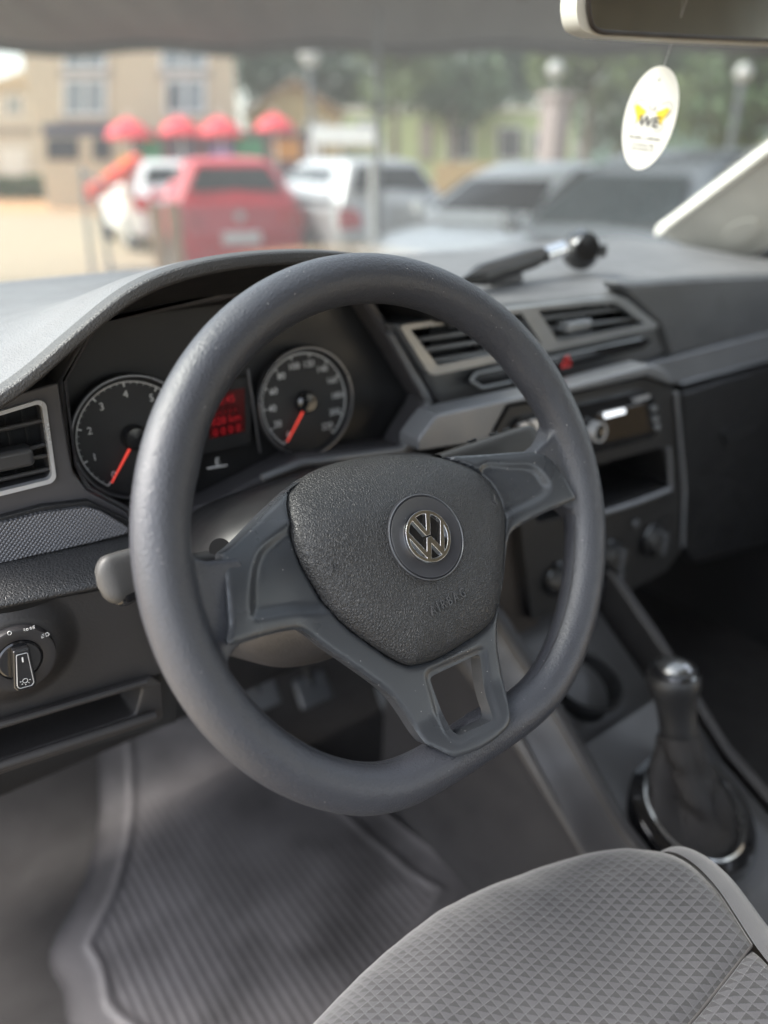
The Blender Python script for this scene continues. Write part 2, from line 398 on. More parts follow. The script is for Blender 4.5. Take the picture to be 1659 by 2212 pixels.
keepE = lambda q: (q.length < 1.0 and q.length > .86) or (q.length < .93 and (inside(q, Vl[0]) or inside(q, Wl[0])))
o = plate('emblem', [Rl[0], Rl[1], Vl[0], Wl[0], c95], lambda q: keepE(q), lambda V: [D0 + (DU * v.x + DV * v.y) * r0 + DN * .0032 for v in V], -DN * .0026, MT['chrome'], bag, smooth=25)
bevel(o, .0009, 3, 40)
lathe('emblem_base', [(0, .0009), (.0180, .0011), (.0186, .0004)], D0, DN, MT['gloss'], bag, seg=90)
# lettering and horn marks pressed in the cover
def on_bag(px, py):
    p = wl(px, py, lambda x, y: bag_h(np.array([[x, y]]))[0]); return p, bag_h(np.array([[p.x, p.y]]))[0]
pA, hA = on_bag(938, 1318); pB, hB = on_bag(998, 1283); mid, hm = on_bag(967, 1300)
hy2 = (bag_h(np.array([[mid.x, mid.y + g]]))[0] - bag_h(np.array([[mid.x, mid.y - g]]))[0]) / (2 * g)
tu = (W3(pB.x, pB.y, hB) - W3(pA.x, pA.y, hA)); Lw = tu.length; tu.normalize(); tn = (N - WV * hy2).normalized(); tv = tn.cross(tu).normalized()
MT['letter'] = mat('pressed_lettering_highlit', (.055, .055, .058), .25)  # lighter than the cover: highlights on the letters put into the colour
o = texts('lettering', [('A I R B A G', .0092, .0009, W3(mid.x, mid.y, hm) + tn * .0002, tu, tv)], MT['letter'], bag)
xs = [(v.co - W3(mid.x, mid.y, hm)).dot(tu) for v in o.data.vertices]; k = Lw * 1.22 / (max(xs) - min(xs))
for v in o.data.vertices: q = v.co - W3(mid.x, mid.y, hm); q = tu * q.dot(tu) * k + tv * q.dot(tv) + tn * q.dot(tn); v.co = W3(mid.x, mid.y, hm) + q
for (px, py, s) in ((724, 1221, -1), (1063, 1082, 1)):
    p, h = on_bag(px, py); base = W3(p.x, p.y, h) + N * .0003
    a = WU * .0042 * s; b = WV * .0036
    tube('horn_mark', [base - a * .9, base, base + a * .75 + b * .1], .00045, MT['letter'], bag, seg=6)
    tube('horn_mark', [base + a * .8 + b, base + a * .65, base + a * .85 - b], .00045, MT['letter'], bag, seg=6)
    tube('horn_mark', [base - a * .5 - b * .1, base - a * .4 - b * .7, base + a * .1 - b * .7, base + a * .15], .0004, MT['letter'], bag, seg=6)
# seams of the leather wrap
seam = [W3(*rim_pt(2 * math.pi * i / 200)[:2], 0) for i in range(200)]
cc = [rim_pt(2 * math.pi * i / 240) for i in range(240)]
sv = []
for i in range(240):
    x, y = cc[i]; l = math.hypot(x, y); k = 1 - .0156 / l
    sv.append(W3(x * k, y * k, .0035))
tube('rim_seam', [p for i, p in enumerate(sv) if not (172 <= i * 1.5 <= 194 or i * 1.5 <= 8 or i * 1.5 >= 346 or 252 <= i * 1.5 <= 288)][:1] + sv[6:114], .00045, MT['dark'], wheel, seg=6)
tube('rim_seam', sv[131:166], .00045, MT['dark'], wheel, seg=6)
tube('rim_seam', sv[194:230], .00045, MT['dark'], wheel, seg=6)

# ================================================================== STEERING COLUMN
col = thing('steering_column', 'grained black steering column shroud behind the wheel with adjuster hole', 'steering column', W3(0, 0, -.15))
def shroud(name, y0, y1, m):
    def f(u, v):
        h = -.022 - .17 * u; a = math.pi * v * 1.0
        wd = (.082 + .036 * sm(u * 3)); yb = 0
        e = .62
        cx = math.copysign(abs(math.cos(a)) ** e, math.cos(a)) * wd; hh = (y1 - y0) * (.72 + .28 * sm(u * 2.2))
        cy = y0 + math.sin(a) ** .75 * hh
        return W3(cx, cy, h)
    return gridsurf(name, f, 30, 60, m, col, smooth=80, thick=.002)
shroud('upper_shroud', -.005, .052, MT['dark']); 
def lowshroud(u, v):
    h = -.026 - .17 * u; a = math.pi * v; wd = .080 + .030 * sm(u * 2.5); hh = .078 * (.8 + .25 * sm(u * 1.8))
    return W3(math.copysign(abs(math.cos(a)) ** .6, math.cos(a)) * wd, -.008 - math.sin(a) ** .8 * hh, h)
gridsurf('lower_shroud', lowshroud, 30, 60, MT['lower'], col, smooth=80, thick=.002)
fr = [(math.cos(t), math.sin(t)) for t in [i * math.pi / 24 for i in range(48)]]
slab('column_front', [W3(.078 * math.copysign(abs(c) ** .6, c), (-.006 + .045 * abs(s) ** .8) if s > 0 else (-.008 - .06 * abs(s) ** .8), -.03) for c, s in fr], .02, MT['dark'], col, bev=0)
hp = PP(475, 1186, W3(0, 0, -.062), N)
lathe('adjuster_hole', [(.0001, .0005), (.0072, .0006)], hp, (Vector((0, 0, 0)) - hp).normalized() * .7 + N * .5, MT['matte'], col, seg=30)
MT['stalk'] = mat('dusty_stalk', (.035, .034, .033), .5, grain='pebble', gs=900, gd=.00015, var=.35)
st = thing('indicator_stalk', 'dusty grey indicator stalk paddle poking out left of the wheel rim', 'stalk', W3(-.1, .02, -.06))
def stalkpaddle(u, v):
    a = 2 * math.pi * v; x = -.190 + .052 * u; k = min(1, math.sqrt(max(0, 1 - (1 - min(1, u / .22)) ** 2))); k = max(k, .02)
    hy = (.0165 - .004 * u) * k; hh = (.0085) * k; cy = .026 - .003 * u
    return W3(x, cy + math.copysign(abs(math.sin(a)) ** .5, math.sin(a)) * hy + .10 * (x + .2), -.062 + math.copysign(abs(math.cos(a)) ** .5, math.cos(a)) * hh)
gridsurf('paddle', stalkpaddle, 30, 48, MT['stalk'], st, smooth=60)
tube('arm', [W3(-.142, .022, -.064), W3(-.075, .010, -.075)], .0075, MT['dark'], st, seg=20)
def sp2(u, v):
    q = stalkpaddle(u * .9 + .003, v); return q
gridsurf('paddle_base', lambda u, v: (lambda q_: q_ - WV * .0028 + (W3(-.14, .024, -.062) - q_) * .05)(stalkpaddle(u, v)), 30, 40, MT['gloss'], st, smooth=60)
st2 = thing('wiper_stalk', 'grey wiper stalk lit from above behind the right spoke', 'stalk', W3(.1, .02, -.06))
def stalk2(u, v):
    a = 2 * math.pi * v; x = .198 - .115 * u; k = max(.02, min(1, math.sqrt(max(0, 1 - (1 - min(1, u / .14)) ** 2))))
    return W3(x, .026 + math.copysign(abs(math.sin(a)) ** .5, math.sin(a)) * .0125 * k, -.062 + math.copysign(abs(math.cos(a)) ** .5, math.cos(a)) * .010 * k)
gridsurf('paddle', stalk2, 30, 40, MT['stalk'], st2, smooth=60)
for xx in (.125, .15, .165): box('button', (-.004, -.0016, -.0005), (.004, .0016, .002), MT['gloss'], st2, bev=.0004, mtx=Matrix.Translation(W3(xx, .0392, -.062)) @ Matrix((WU, WV.cross(WU) * -1, WV)).transposed().to_4x4())

# ================================================================== DASHBOARD
dash = thing('dashboard', 'dark grey moulded dashboard with hooded visor and pale sunlit top', 'dashboard', (.62, .8, -.4))
bell_px = [(0, 850), (60, 808), (140, 738), (200, 687), (250, 645), (300, 613), (350, 590), (420, 569), (480, 557), (560, 547), (640, 543), (700, 543), (760, 548)]
bell = [PY(a, b, .50) for a, b in bell_px]
bx = [p.x for p in bell]; bz = [p.z for p in bell]
XC = .300
bx = [-.10, .0, .045] + bx + [.375, .41, .45, .48, .51, .56]
bz = [-.158, -.152, -.142] + bz + [-.071, -.084, -.106, -.125, -.140, -.147]
def zbell(x): return float(np.interp(x, bx, bz))
zs = {}
def zb(x):   # smoothed
    return sum(zbell(x + d) * w for d, w in ((-.012, .15), (-.006, .22), (0, .26), (.006, .22), (.012, .15)))
def inhood(x): return sm((x + .03) / .06) * (1 - sm((x - .455) / .055))
def yfront(x): return .563 - .063 * inhood(x) - .008 * sm((x - .85) / .1)
def zfront(x): w = inhood(x); return zb(x) * w + (1 - w) * (-.1365 - .010 * sm((x - .80) / .10) - (.022 if x < .1 else 0))
def dashtop(u, v):
    x = -.16 + 1.56 * u; yf = yfront(x); zf = zfront(x)
    s = v ** 1.4; y = yf + (1.09 - yf) * s
    base = -.118 - .03 * sm((y - .85) / .3) + .006 * math.sin(x * 5) - .045 * sm((x - 1.15) / .25)
    if y < .6 and False: pass
    k = sm((y - yf) / .24)
    z = zf * (1 - k) + base * k
    edge = (y - yf)
    z -= (1 - inhood(x)) * .014 * math.exp(-edge / .022)
    z += .004 * math.exp(-(((y - .86) / .012) ** 2))        # demister ridge
    return Vector((x, y, z))
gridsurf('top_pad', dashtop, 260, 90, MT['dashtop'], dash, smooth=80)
# visor lip and underside
xs_ = [-.03 + .51 * i / 120 for i in range(121)]
def lip(u, v):
    x = -.035 + .515 * u; y = yfront(x); z = zfront(x); a = v
    prof = [(.014, .0006), (.003, .0009), (.0, .0004), (-.0014, -.0008), (-.0019, -.004), (-.0017, -.0072), (-.0002, -.0090), (.006, -.0094), (.03, -.0105)]
    i = min(int(a * 8), 7); t = a * 8 - i; d = prof[i][0] * (1 - t) + prof[i + 1][0] * t; e = prof[i][1] * (1 - t) + prof[i + 1][1] * t
    return Vector((x, y + d, z + e))
MT['lip'] = mat('visor_lip_vinyl', (.045, .044, .044), .48, grain='leather', gs=420, gd=.0002)
gridsurf('visor_lip', lip, 160, 32, MT['lip'], dash, smooth=80)
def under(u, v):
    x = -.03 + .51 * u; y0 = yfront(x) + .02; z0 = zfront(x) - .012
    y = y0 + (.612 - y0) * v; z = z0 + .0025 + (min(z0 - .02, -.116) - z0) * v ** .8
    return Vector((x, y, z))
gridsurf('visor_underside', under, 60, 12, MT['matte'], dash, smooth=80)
# structural body behind every panel
prof = [(1.08, -.17), (.70, -.16), (.632, -.16), (.628, -.30), (.64, -.45), (.70, -.60), (.90, -.72)]
def body(u, v):
    x = -.16 + 1.56 * u; i = min(int(v * 6), 5); t = v * 6 - i; y = prof[i][0] * (1 - t) + prof[i + 1][0] * t; z = prof[i][1] * (1 - t) + prof[i + 1][1] * t
    return Vector((x, y, z))
gridsurf('dash_body', body, 12, 24, MT['matte'], dash, smooth=50)

# ---- left vent surround (panel with an opening)
YL = .545
def q(L, y): return [PY(a, b, y) for a, b in L]
vent_out = [(-60, 905), (0, 889), (86, 863), (100, 872), (122, 1032), (112, 1044), (0, 1072), (-60, 1086)]
vent_in = [(-60, 915), (0, 898), (82, 873), (91, 880), (113, 1026), (106, 1036), (0, 1062), (-60, 1076)]
MT['bezel'] = mat('vent_surround_plastic', (.060, .058, .062), .42)
slab('vent_surround', q([(-120, 890), (-60, 880), (0, 862), (126, 826), (134, 880), (150, 980), (158, 1020), (190, 1062), (275, 1108), (290, 1140), (180, 1098), (90, 1108), (-40, 1142), (-120, 1160)], YL), .02, MT['bezel'], dash, bev=.002, holes=[q(vent_in, YL)])
def frame_strip(name, outer, inner, y, depth, m, parent, bev=.0012):
    return slab(name, q(outer, y), depth, m, parent, bev=bev, holes=[q(inner, y)])
lv = thing('air_vent', 'left air vent with silver frame, louvres and thumb wheel beside the rev counter', 'air vent', PY(50, 970, YL))
slab('frame', rounded(q(vent_out, YL - .003), .004), .006, MT['silver'], lv, bev=.0012, holes=[rounded(q(vent_in, YL - .003), .003)])
def slat(name, a, b, y, m, parent, th=.0018, dp=.016, droop=.004):
    A, B = PY(*a, y), PY(*b, y); vs = []; 
    sec = [(0, th), (-.001, 0), (0, -th), (dp, -th * .6 - droop), (dp, th * .6 - droop)]
    n = len(sec)
    for P in (A, B): vs += [P + Vector((0, s, t)) for s, t in sec]
    fs = [tuple(range(n)), tuple(range(n, 2 * n))] + [(i, (i + 1) % n, n + (i + 1) % n, n + i) for i in range(n)]
    o = mesh_obj(name, vs, fs, m, parent, 30, recalc=True); bevel(o, .0006, 2); return o
MT['slat'] = mat('louvre_plastic', (.045, .045, .047), .32)
for a, b in (((-60, 942), (104, 906)), ((-60, 1000), (108, 958)), ((-60, 1050), (112, 1012))): slat('louvre', (a[0], a[1]), (b[0], b[1]), YL + .006, MT['slat'], lv)
slat('louvre', (-60, 1008), (118, 992 - 10), YL + .006, MT['slat'], lv)
for px in (95, 60, 20, -20): 
    A, B = PY(px, 885, YL + .03), PY(px + 14, 1050, YL + .03); box('vane', (-.0012, 0, -.033), (.0012, .014, .033), MT['dark'], lv, bev=.0003, mtx=Matrix.Translation((A + B) / 2))
kb = PY(35, 990, YL - .004)
box('thumb_slider', (-.032, -.006, -.0065), (.011, .010, .0075), MT['slat'], lv, bev=.004, seg=5, mtx=Matrix.Translation(kb))
box('cavity', (-.12, .012, -.045), (.020, .040, .030), MT['matte'], lv, bev=0, mtx=Matrix.Translation(PY(50, 970, YL + .02)))
# ---- carbon-look trim panel
def carbon_mat():
    m = mat('dimpled_trim', (.13, .13, .14), .33, metal=.3); nt = m.node_tree; b = nt.nodes['Principled BSDF']; L = nt.links.new
    tc = nt.nodes['Texture Coordinate']; mp = nd(nt, 'ShaderNodeMapping'); mp.inputs['Rotation'].default_value = (0, R(45), 0); mp.inputs['Scale'].default_value = (420, 420, 420)
    L(tc.outputs['Object'], mp.inputs['Vector']); sx = nd(nt, 'ShaderNodeSeparateXYZ'); L(mp.outputs[0], sx.inputs[0])
    hs = []
    for ax in ('X', 'Z'):
        s = nd(nt, 'ShaderNodeMath', operation='PINGPONG'); s.inputs[1].default_value = .5; L(sx.outputs[ax], s.inputs[0]); hs.append(s)
    mn = nd(nt, 'ShaderNodeMath', operation='MINIMUM'); L(hs[0].outputs[0], mn.inputs[0]); L(hs[1].outputs[0], mn.inputs[1])
    bp = nd(nt, 'ShaderNodeBump'); bp.inputs['Distance'].default_value = .0016; L(mn.outputs[0], bp.inputs['Height']); L(bp.outputs[0], b.inputs['Normal']); return m
MT['carbon'] = carbon_mat()
YC = .535
slab('patterned_trim', rounded(q([(-80, 1152), (0, 1131), (95, 1108), (185, 1096), (215, 1103), (277, 1139), (276, 1151), (200, 1171), (0, 1216), (-80, 1234)], YC), .003), .01, MT['carbon'], dash, bev=.0012)
slab('trim_backing', q([(-110, 1150), (0, 1118), (90, 1094), (190, 1082), (300, 1135), (300, 1180), (-110, 1245)], YC + .004), .02, MT['dark'], dash, bev=.001)
# pad below the trim: convex loft
def padrow(u, v):
    a = PY(-110 + 500 * u, 1245 - 102 * u + 0, YC - .004); b = PY(-110 + 500 * u, 1335 - 100 * u, .50)
    t = v; y = (YC + .004) * (1 - t) + .50 * t - .022 * math.sin(math.pi * t) ** .8
    z = a.z * (1 - t) + b.z * t; x = a.x * (1 - t) + b.x * t
    return Vector((x, y, z))
gridsurf('knee_pad', padrow, 30, 24, MT['dashgrain'], dash, smooth=80)
# lower panel with swelling around the light switch
SWC = PY(37, 1413, .490)
def lowpanel_y(x, z):
    r = math.hypot(x - SWC.x, z - SWC.z); return .500 - .012 * (1 - sm((r - .024) / .022))
def lowp(u, v):
    pt = PY(-110 + 480 * u, 1331 - 85 * u, .502); pb = PY(-110 + 460 * u, 1595 - 145 * u, .502)
    x = pt.x * (1 - v) + pb.x * v; z = pt.z * (1 - v) + pb.z * v; return Vector((x, lowpanel_y(x, z), z))
gridsurf('lower_panel', lowp, 120, 90, MT['lower'], dash, smooth=80)
# open tray below it
tray = [(-120, 1592), (0, 1562), (330, 1462), (352, 1475), (358, 1545), (345, 1560), (0, 1676), (-120, 1712)]
slab('tray_frame', q(tray, .495), .05, MT['lower'], dash, bev=.003, holes=[rounded(q([(-110, 1606), (0, 1578), (298, 1484), (306, 1490), (292, 1545), (0, 1642), (-110, 1674)], .495), .003)])
slab('tray_back', q([(-120, 1560), (380, 1450), (380, 1560), (-120, 1700)], .56), .004, MT['matte'], dash, bev=0)
sl = tube('tray_edge', q([(-120, 1594), (0, 1566), (318, 1472)], .492), .0028, MT['lower'], dash, seg=12)
tube('tray_edge', q([(-120, 1690), (0, 1654), (335, 1545)], .489), .004, MT['lower'], dash, seg=12)

# ---- light switch
sw = thing('light_switch', 'round black headlamp switch with white symbols on the lower left panel', 'switch', SWC)
ax = Vector((0, -1, .05)).normalized(); so = SWC + Vector((0, -.0055, 0))
MT['switch'] = mat('switch_plastic', (.030, .028, .029), .38)
lathe('outer_dial', [(0, .0015), (.0145, .0015), (.0150, .003), (.0215, .0042), (.0232, .0036), (.0242, .0), (.0245, -.006)], so, ax, MT['switch'], sw, seg=90)
lathe('inner_dial', [(0, .0035), (.0130, .0038), (.0142, .003), (.0146, 0)], so, ax, MT['gloss'], sw, seg=90)
sv_ = Vector((0, .05, 1)).normalized(); su = Vector((1, 0, 0))
kr = Matrix.Rotation(R(-6), 3, ax)
kk = [kr @ (su * a + sv_ * b) for a, b in ((-.0046, .0125), (.0046, .0125), (.0066, -.0155), (.004, -.0185), (-.004, -.0185), (-.0066, -.0155))]
kn = plate('knob', [[Vector((a, b)) for a, b in ((-.0050, .0125), (.0050, .0125), (.0072, -.0150), (.0055, -.0180), (-.0055, -.0180), (-.0072, -.0150))]], lambda c: True,
      lambda V: [so + kr @ (su * v.x + sv_ * v.y) + ax * .0125 for v in V], -ax * .009, MT['gloss'], sw, bev=.0012, seg=4)
loop = [so + kr @ (su * a + sv_ * b) + ax * .0128 for a, b in ((-.0034, .0095), (.0034, .0095), (.0052, -.0140), (.0040, -.0160), (-.0040, -.0160), (-.0052, -.0140))]
tube('knob_edge', rounded(loop, .001, 3), .0003, MT['silver'], kn, closed=True, seg=6)
def stroke3(pts, r, name='symbol', par=None, closed=False): return tube(name, [so + kr2 @ (su * a + sv_ * b) + ax * hh_ for a, b in pts], r, MT['white'], par or sw, seg=6, closed=closed)
kr2 = kr; hh_ = .0131
stroke3([(0, .007), (0, .0035)], .0005, par=kn)
stroke3([(.0016 * math.cos(t), -.0110 + .0016 * math.sin(t)) for t in [i * math.pi / 8 for i in range(16)]], .0002, par=kn, closed=True)
for k in range(5):
    t = R(180 + 45 * k); stroke3([(.0024 * math.cos(t), -.0110 + .0024 * math.sin(t)), (.0034 * math.cos(t), -.0110 + .0034 * math.sin(t))], .0002, par=kn)
kr2 = Matrix.Identity(3); hh_ = .0040
def sym(cx, cy, kind):
    if kind == 'o': stroke3([(cx + .0011 * math.cos(t), cy + .0014 * math.sin(t)) for t in [i * math.pi / 8 for i in range(16)]], .00022, closed=True)
    if kind == 'dd':
        for s in (-1, 1):
            stroke3([(cx + s * .0012 + .0006 * math.cos(t), cy + .0008 * math.sin(t)) for t in [i * math.pi / 6 for i in range(12)]], .00018, closed=True)
            for dy in (-.0008, 0, .0008): stroke3([(cx + s * .0024, cy + dy), (cx + s * .0036, cy + dy * 1.5)], .00016)
    if kind == 'head':
        stroke3([(cx + .0005, cy + .0013), (cx + .0020, cy + .0011), (cx + .0028, cy), (cx + .0020, cy - .0011), (cx + .0005, cy - .0013)], .0002, closed=True)
        for dy in (-.0012, -.0004, .0004, .0012): stroke3([(cx - .0006, cy + dy), (cx - .0026, cy + dy - .0003)], .00017)
def swpx(px, py): p = PY(px, py, SWC.y - .002) - so; return p.dot(su), p.dot(sv_)
for px, py, k in ((16, 1359, 'o'), (58, 1350, 'dd'), (92, 1363, 'head')): sym(*swpx(px, py), k)

# ---- instrument cluster
YG = .592; PC = Vector((.265, YG, -.205)); PN = Vector((0, -1, .12)).normalized()
clu = thing('instrument_cluster', 'instrument cluster with rev counter, red display and speedometer under the visor', 'instrument cluster', (.27, .6, -.26))
slab('face_plate', [(.105, .605, -.150), (.15, .605, -.122), (.19, .605, -.095), (.40, .605, -.095), (.45, .605, -.125), (.50, .605, -.155), (.53, .605, -.31), (.105, .605, -.31)], .006, MT['dark'], clu, bev=0)
bez_o = [(124, 830), (148, 1005), (175, 1062), (262, 1115), (330, 1165), (470, 1120), (660, 1020), (890, 985), (945, 868), (838, 695), (760, 560), (200, 690)]
bez_i = [(148, 822), (168, 1010), (200, 1055), (285, 1100), (330, 1120), (460, 1085), (650, 985), (860, 962), (918, 868), (825, 715), (750, 600), (220, 700)]
slab('bezel', q(bez_o, .572), .03, MT['grey'] if 0 else MT['bezel'], clu, bev=.004, holes=[q(bez_i, .572)], seg=3)
MT['bezelgrey'] = mat('bezel_edge_grey', (.20, .205, .215), .36, metal=.3)
tube('bezel_edge', rounded(q([(838, 712), (928, 868), (868, 972), (650, 1000), (560, 1035)], .566)[0:5], .003, 3)[3:-3], .0038, MT['bezelgrey'], clu, seg=12)
def gauge(name, cx, cz, labels, n, needle, lab):
    g = Vector((cx, YG, cz)); vv = Vector((0, .12, 1)).normalized(); uu = Vector((1, 0, 0))
    root = lathe(name, [(0, .001), (.0475, .001), (.0495, .006), (.052, .006), (.0525, 0)], g, PN, MT['matte'], clu, seg=80)
    root['label'] = lab
    ang = lambda t: R(232 - 284 * t)
    P = lambda r, a, h=.0016: g + uu * r * math.cos(a) + vv * r * math.sin(a) + PN * h
    tube('scale_arc', [P(.0455, ang(i / 80)) for i in range(81)], .0005, MT['whitedim'], root, seg=6)
    V = []; F = []
    for i in range(n * 10 // 2 + 1):
        t = i / (n * 5); big = i % 5 == 0; a = ang(t); r1 = .0418 if big else .0437; w = .0006 if big else .00025
        d = Vector((-math.sin(a), math.cos(a))); dd = (uu * d.x + vv * d.y) * w; k = len(V)
        V += [P(r1, a) - dd, P(.0452, a) - dd, P(.0452, a) + dd, P(r1, a) + dd]; F.append((k, k + 1, k + 2, k + 3))
    mesh_obj('tick_marks', V, F, MT['whitedim'], root, None)
    texts('numerals', [(s, .0085, 0, P(.0355, ang(i / (len(labels) - 1))), uu, vv) for i, s in enumerate(labels)], MT['whitedim'], root)
    a = ang(needle); tube('needle', [P(.008, a, .006), P(.042, a, .005)], lambda t: .0013 - .0005 * t, MT['red'], root, seg=8)
    lathe('needle_cap', [(0, .010), (.008, .0095), (.0105, .007), (.011, .001)], g, PN, MT['gloss'], root, seg=40)
    lathe('gauge_ring', [(.0495, .0062), (.0502, .0078), (.0512, .0078), (.0520, .0060)], g, PN, MT['greyring'], root, seg=90)
    return root
MT['whitedim'] = mat('gauge_print', (.6, .6, .6), .5)
MT['greyring'] = mat('gauge_ring_metal', (.2, .2, .21), .3, metal=.8)
gauge('rev_counter', .183, -.206, list('012345678'), 8, .0, 'rev counter with needle resting at zero')
gauge('speedometer', .349, -.206, ['0', '20', '40', '60', '80', '100', '120', '140', '160', '180', '200', '220'], 11, .0, 'speedometer with needle resting at zero')
MT['lcd'] = mat('lcd_back', (.02, .004, .004), .3, emit=(.5, .01, .02), es=.008)
MT['lcdon'] = mat('lcd_segments', (.2, .012, .015), .4, emit=(1, .02, .04), es=.035)
lcd = slab('display', [(.236, YG, -.172), (.296, YG, -.172), (.290, YG, -.236), (.242, YG, -.236)], .004, MT['matte'], clu, bev=.001)
slab('display_panel', [(.247, YG - .0015, -.182), (.287, YG - .0015, -.182), (.284, YG - .0015, -.222), (.250, YG - .0015, -.222)], .001, MT['lcd'], lcd, bev=0)
texts('digits', [('12:45', .0095, 0, (.266, YG - .003, -.189), (1, 0, 0), (0, 0, 1)), ('- - - - -', .008, 0, (.266, YG - .003, -.199), (1, 0, 0), (0, 0, 1)), ('028 km', .0095, 0, (.266, YG - .003, -.207), (1, 0, 0), (0, 0, 1)), ('0 0 0 0', .0095, 0, (.266, YG - .003, -.217), (1, 0, 0), (0, 0, 1))], MT['lcdon'], lcd)
tube('display_edge', [(.291, YG - .003, -.165), (.297, YG - .003, -.245)], .0013, MT['greyring'], clu, seg=8)
texts('fuel_mark', [('E', .010, 0, PY(470, 998, .575), (1, 0, 0), (0, 0, 1))], MT['whitedim'], clu)
tube('fuel_mark', q([(448, 1012), (490, 1005)], .575), .0008, MT['whitedim'], clu, seg=6)

# ---- right-hand fascia
YR = .555
MT['fascia'] = mat('fascia_plastic', (.075, .077, .080), .42, grain='leather', gs=420, gd=.0001)
slab('passenger_fascia', q([(1335, 612), (1500, 600), (1760, 590), (1760, 705), (1659, 722), (1450, 772), (1425, 700), (1360, 640)], YR), .03, MT['fascia'], dash, bev=.006, seg=4)
strip = q([(905, 948), (945, 896), (1150, 851), (1255, 829), (1405, 786), (1659, 719), (1900, 655), (1900, 716), (1659, 776), (1462, 832), (1398, 812), (1250, 846), (1095, 876), (1055, 952), (905, 975)], .551)
slab('silver_strip', q([(1392, 790), (1405, 786), (1659, 719), (1900, 655), (1900, 716), (1659, 776), (1462, 832), (1398, 812)], .551), .02, MT['bezelgrey'], dash, bev=.004, seg=4)
slab('silver_strip', q([(905, 948), (945, 896), (1150, 851), (1255, 829), (1405, 788), (1440, 800), (1458, 834), (1398, 812), (1250, 846), (1095, 876), (1055, 952), (905, 975)], .4985), .03, MT['bezelgrey'], dash, bev=.003, seg=4)
tube('strip_edge', q([(1405, 788), (1659, 722), (1900, 658)], .5495), .0018, MT['bezelgrey'], dash, seg=10)  # tube added on the upper edge to draw a bright highlight line
tube('strip_edge', q([(1470, 829), (1659, 777), (1900, 717)], .5495), .0022, MT['bezelgrey'], dash, seg=10)
glove = slab('glovebox_lid', q([(1474, 845), (1659, 790), (1950, 715), (2000, 900), (1900, 1020), (1659, 1180), (1500, 1220), (1478, 1180)], .557), .02, MT['dark'], dash, bev=.008, seg=4)
slab('glovebox_handle', rounded(q([(1560, 935), (1640, 905), (1650, 930), (1570, 962)], .554), .004), .004, MT['matte'], glove, bev=.001)
# centre vents
YV = .55
cv_o = [(862, 703), (1100, 668), (1338, 641), (1356, 648), (1424, 702), (1416, 710), (938, 811), (926, 806)]
h1 = [(886, 712), (1128, 676), (1170, 744), (946, 791)]; h2 = [(1163, 671), (1332, 655), (1394, 700), (1206, 738)]
MT['slatc'] = mat('centre_louvre_lit', (.12, .125, .13), .35)  # louvre plastic lightened as a lit copy for the centre slats
cv = thing('air_vent', 'pair of centre air vents in one pale satin frame above the hazard switch', 'air vent', PY(1150, 730, YV))
MT['ventframe'] = mat('vent_frame_satin', (.27, .28, .29), .35, metal=.5)
slab('frame', rounded(q(cv_o, YV), .006), .01, MT['ventframe'], cv, bev=.002, holes=[rounded(q(h1, YV), .003), rounded(q(h2, YV), .003)], seg=3)
for (a, b) in (((898, 735), (1145, 700)), ((912, 757), (1158, 720)), ((930, 781), (1168, 742)), ((1172, 688), (1360, 664)), ((1188, 711), (1388, 686)), ((1204, 732), (1396, 704))): slat('louvre', a, b, YV + .008, MT['slatc'], cv, th=.0022, dp=.022)
o = box('thumb_slider', (-.020, -.008, -.006), (.020, .012, .006), MT['ventframe'], cv, bev=.003, seg=4, mtx=Matrix.Translation(PY(1243, 702, YV)))
for z0 in (0, 1, 2): box('vane', (-.0012, .02, -.03), (.0012, .035, .03), MT['dark'], cv, bev=.0003, mtx=Matrix.Translation(PY((960, 1060, 1300)[z0], 730, YV + .01)))
box('cavity', (-.12, .035, -.05), (.17, .06, .020), MT['matte'], cv, bev=0, mtx=Matrix.Translation(PY(1150, 730, YV + .005)))
hood_c = slab('centre_surround', q([(838, 702), (1100, 665), (1345, 637), (1440, 700), (1450, 765), (1240, 822), (960, 880), (945, 860), (905, 790)], YV + .012), .04, MT['fascia'], dash, bev=.006, holes=[q(h1, YV + .012), q(h2, YV + .012)], seg=3)
ss = thing('switch_strip', 'strip of black switches with red hazard triangle under the centre vents', 'switch panel', PY(1200, 790, YV))
slab('panel', rounded(q([(1010, 828), (1030, 806), (1390, 728), (1408, 735), (1392, 752), (1040, 838)], YV - .001), .003), .008, MT['gloss'], ss, bev=.001)
tube('button_edge', rounded(q([(1102, 790), (1030, 806), (1016, 822), (1042, 838), (1108, 824)], YV - .003), .003, 4)[4:-4], .0016, MT['ventframe'], ss, seg=8)
tube('button_edge', q([(1108, 790), (1385, 731)], YV - .003), .0012, MT['ventframe'], ss, seg=8)
hz = [PY(1224, 783, YV - .003) + Vector((.0085 * math.cos(t), 0, .0085 * math.sin(t))) for t in (R(90), R(210), R(330))]
MT['hazard'] = mat('hazard_red', (.7, .03, .03), .4)
tube('hazard_triangle', rounded(hz, .001, 2), .0013, MT['hazard'], ss, closed=True, seg=6)
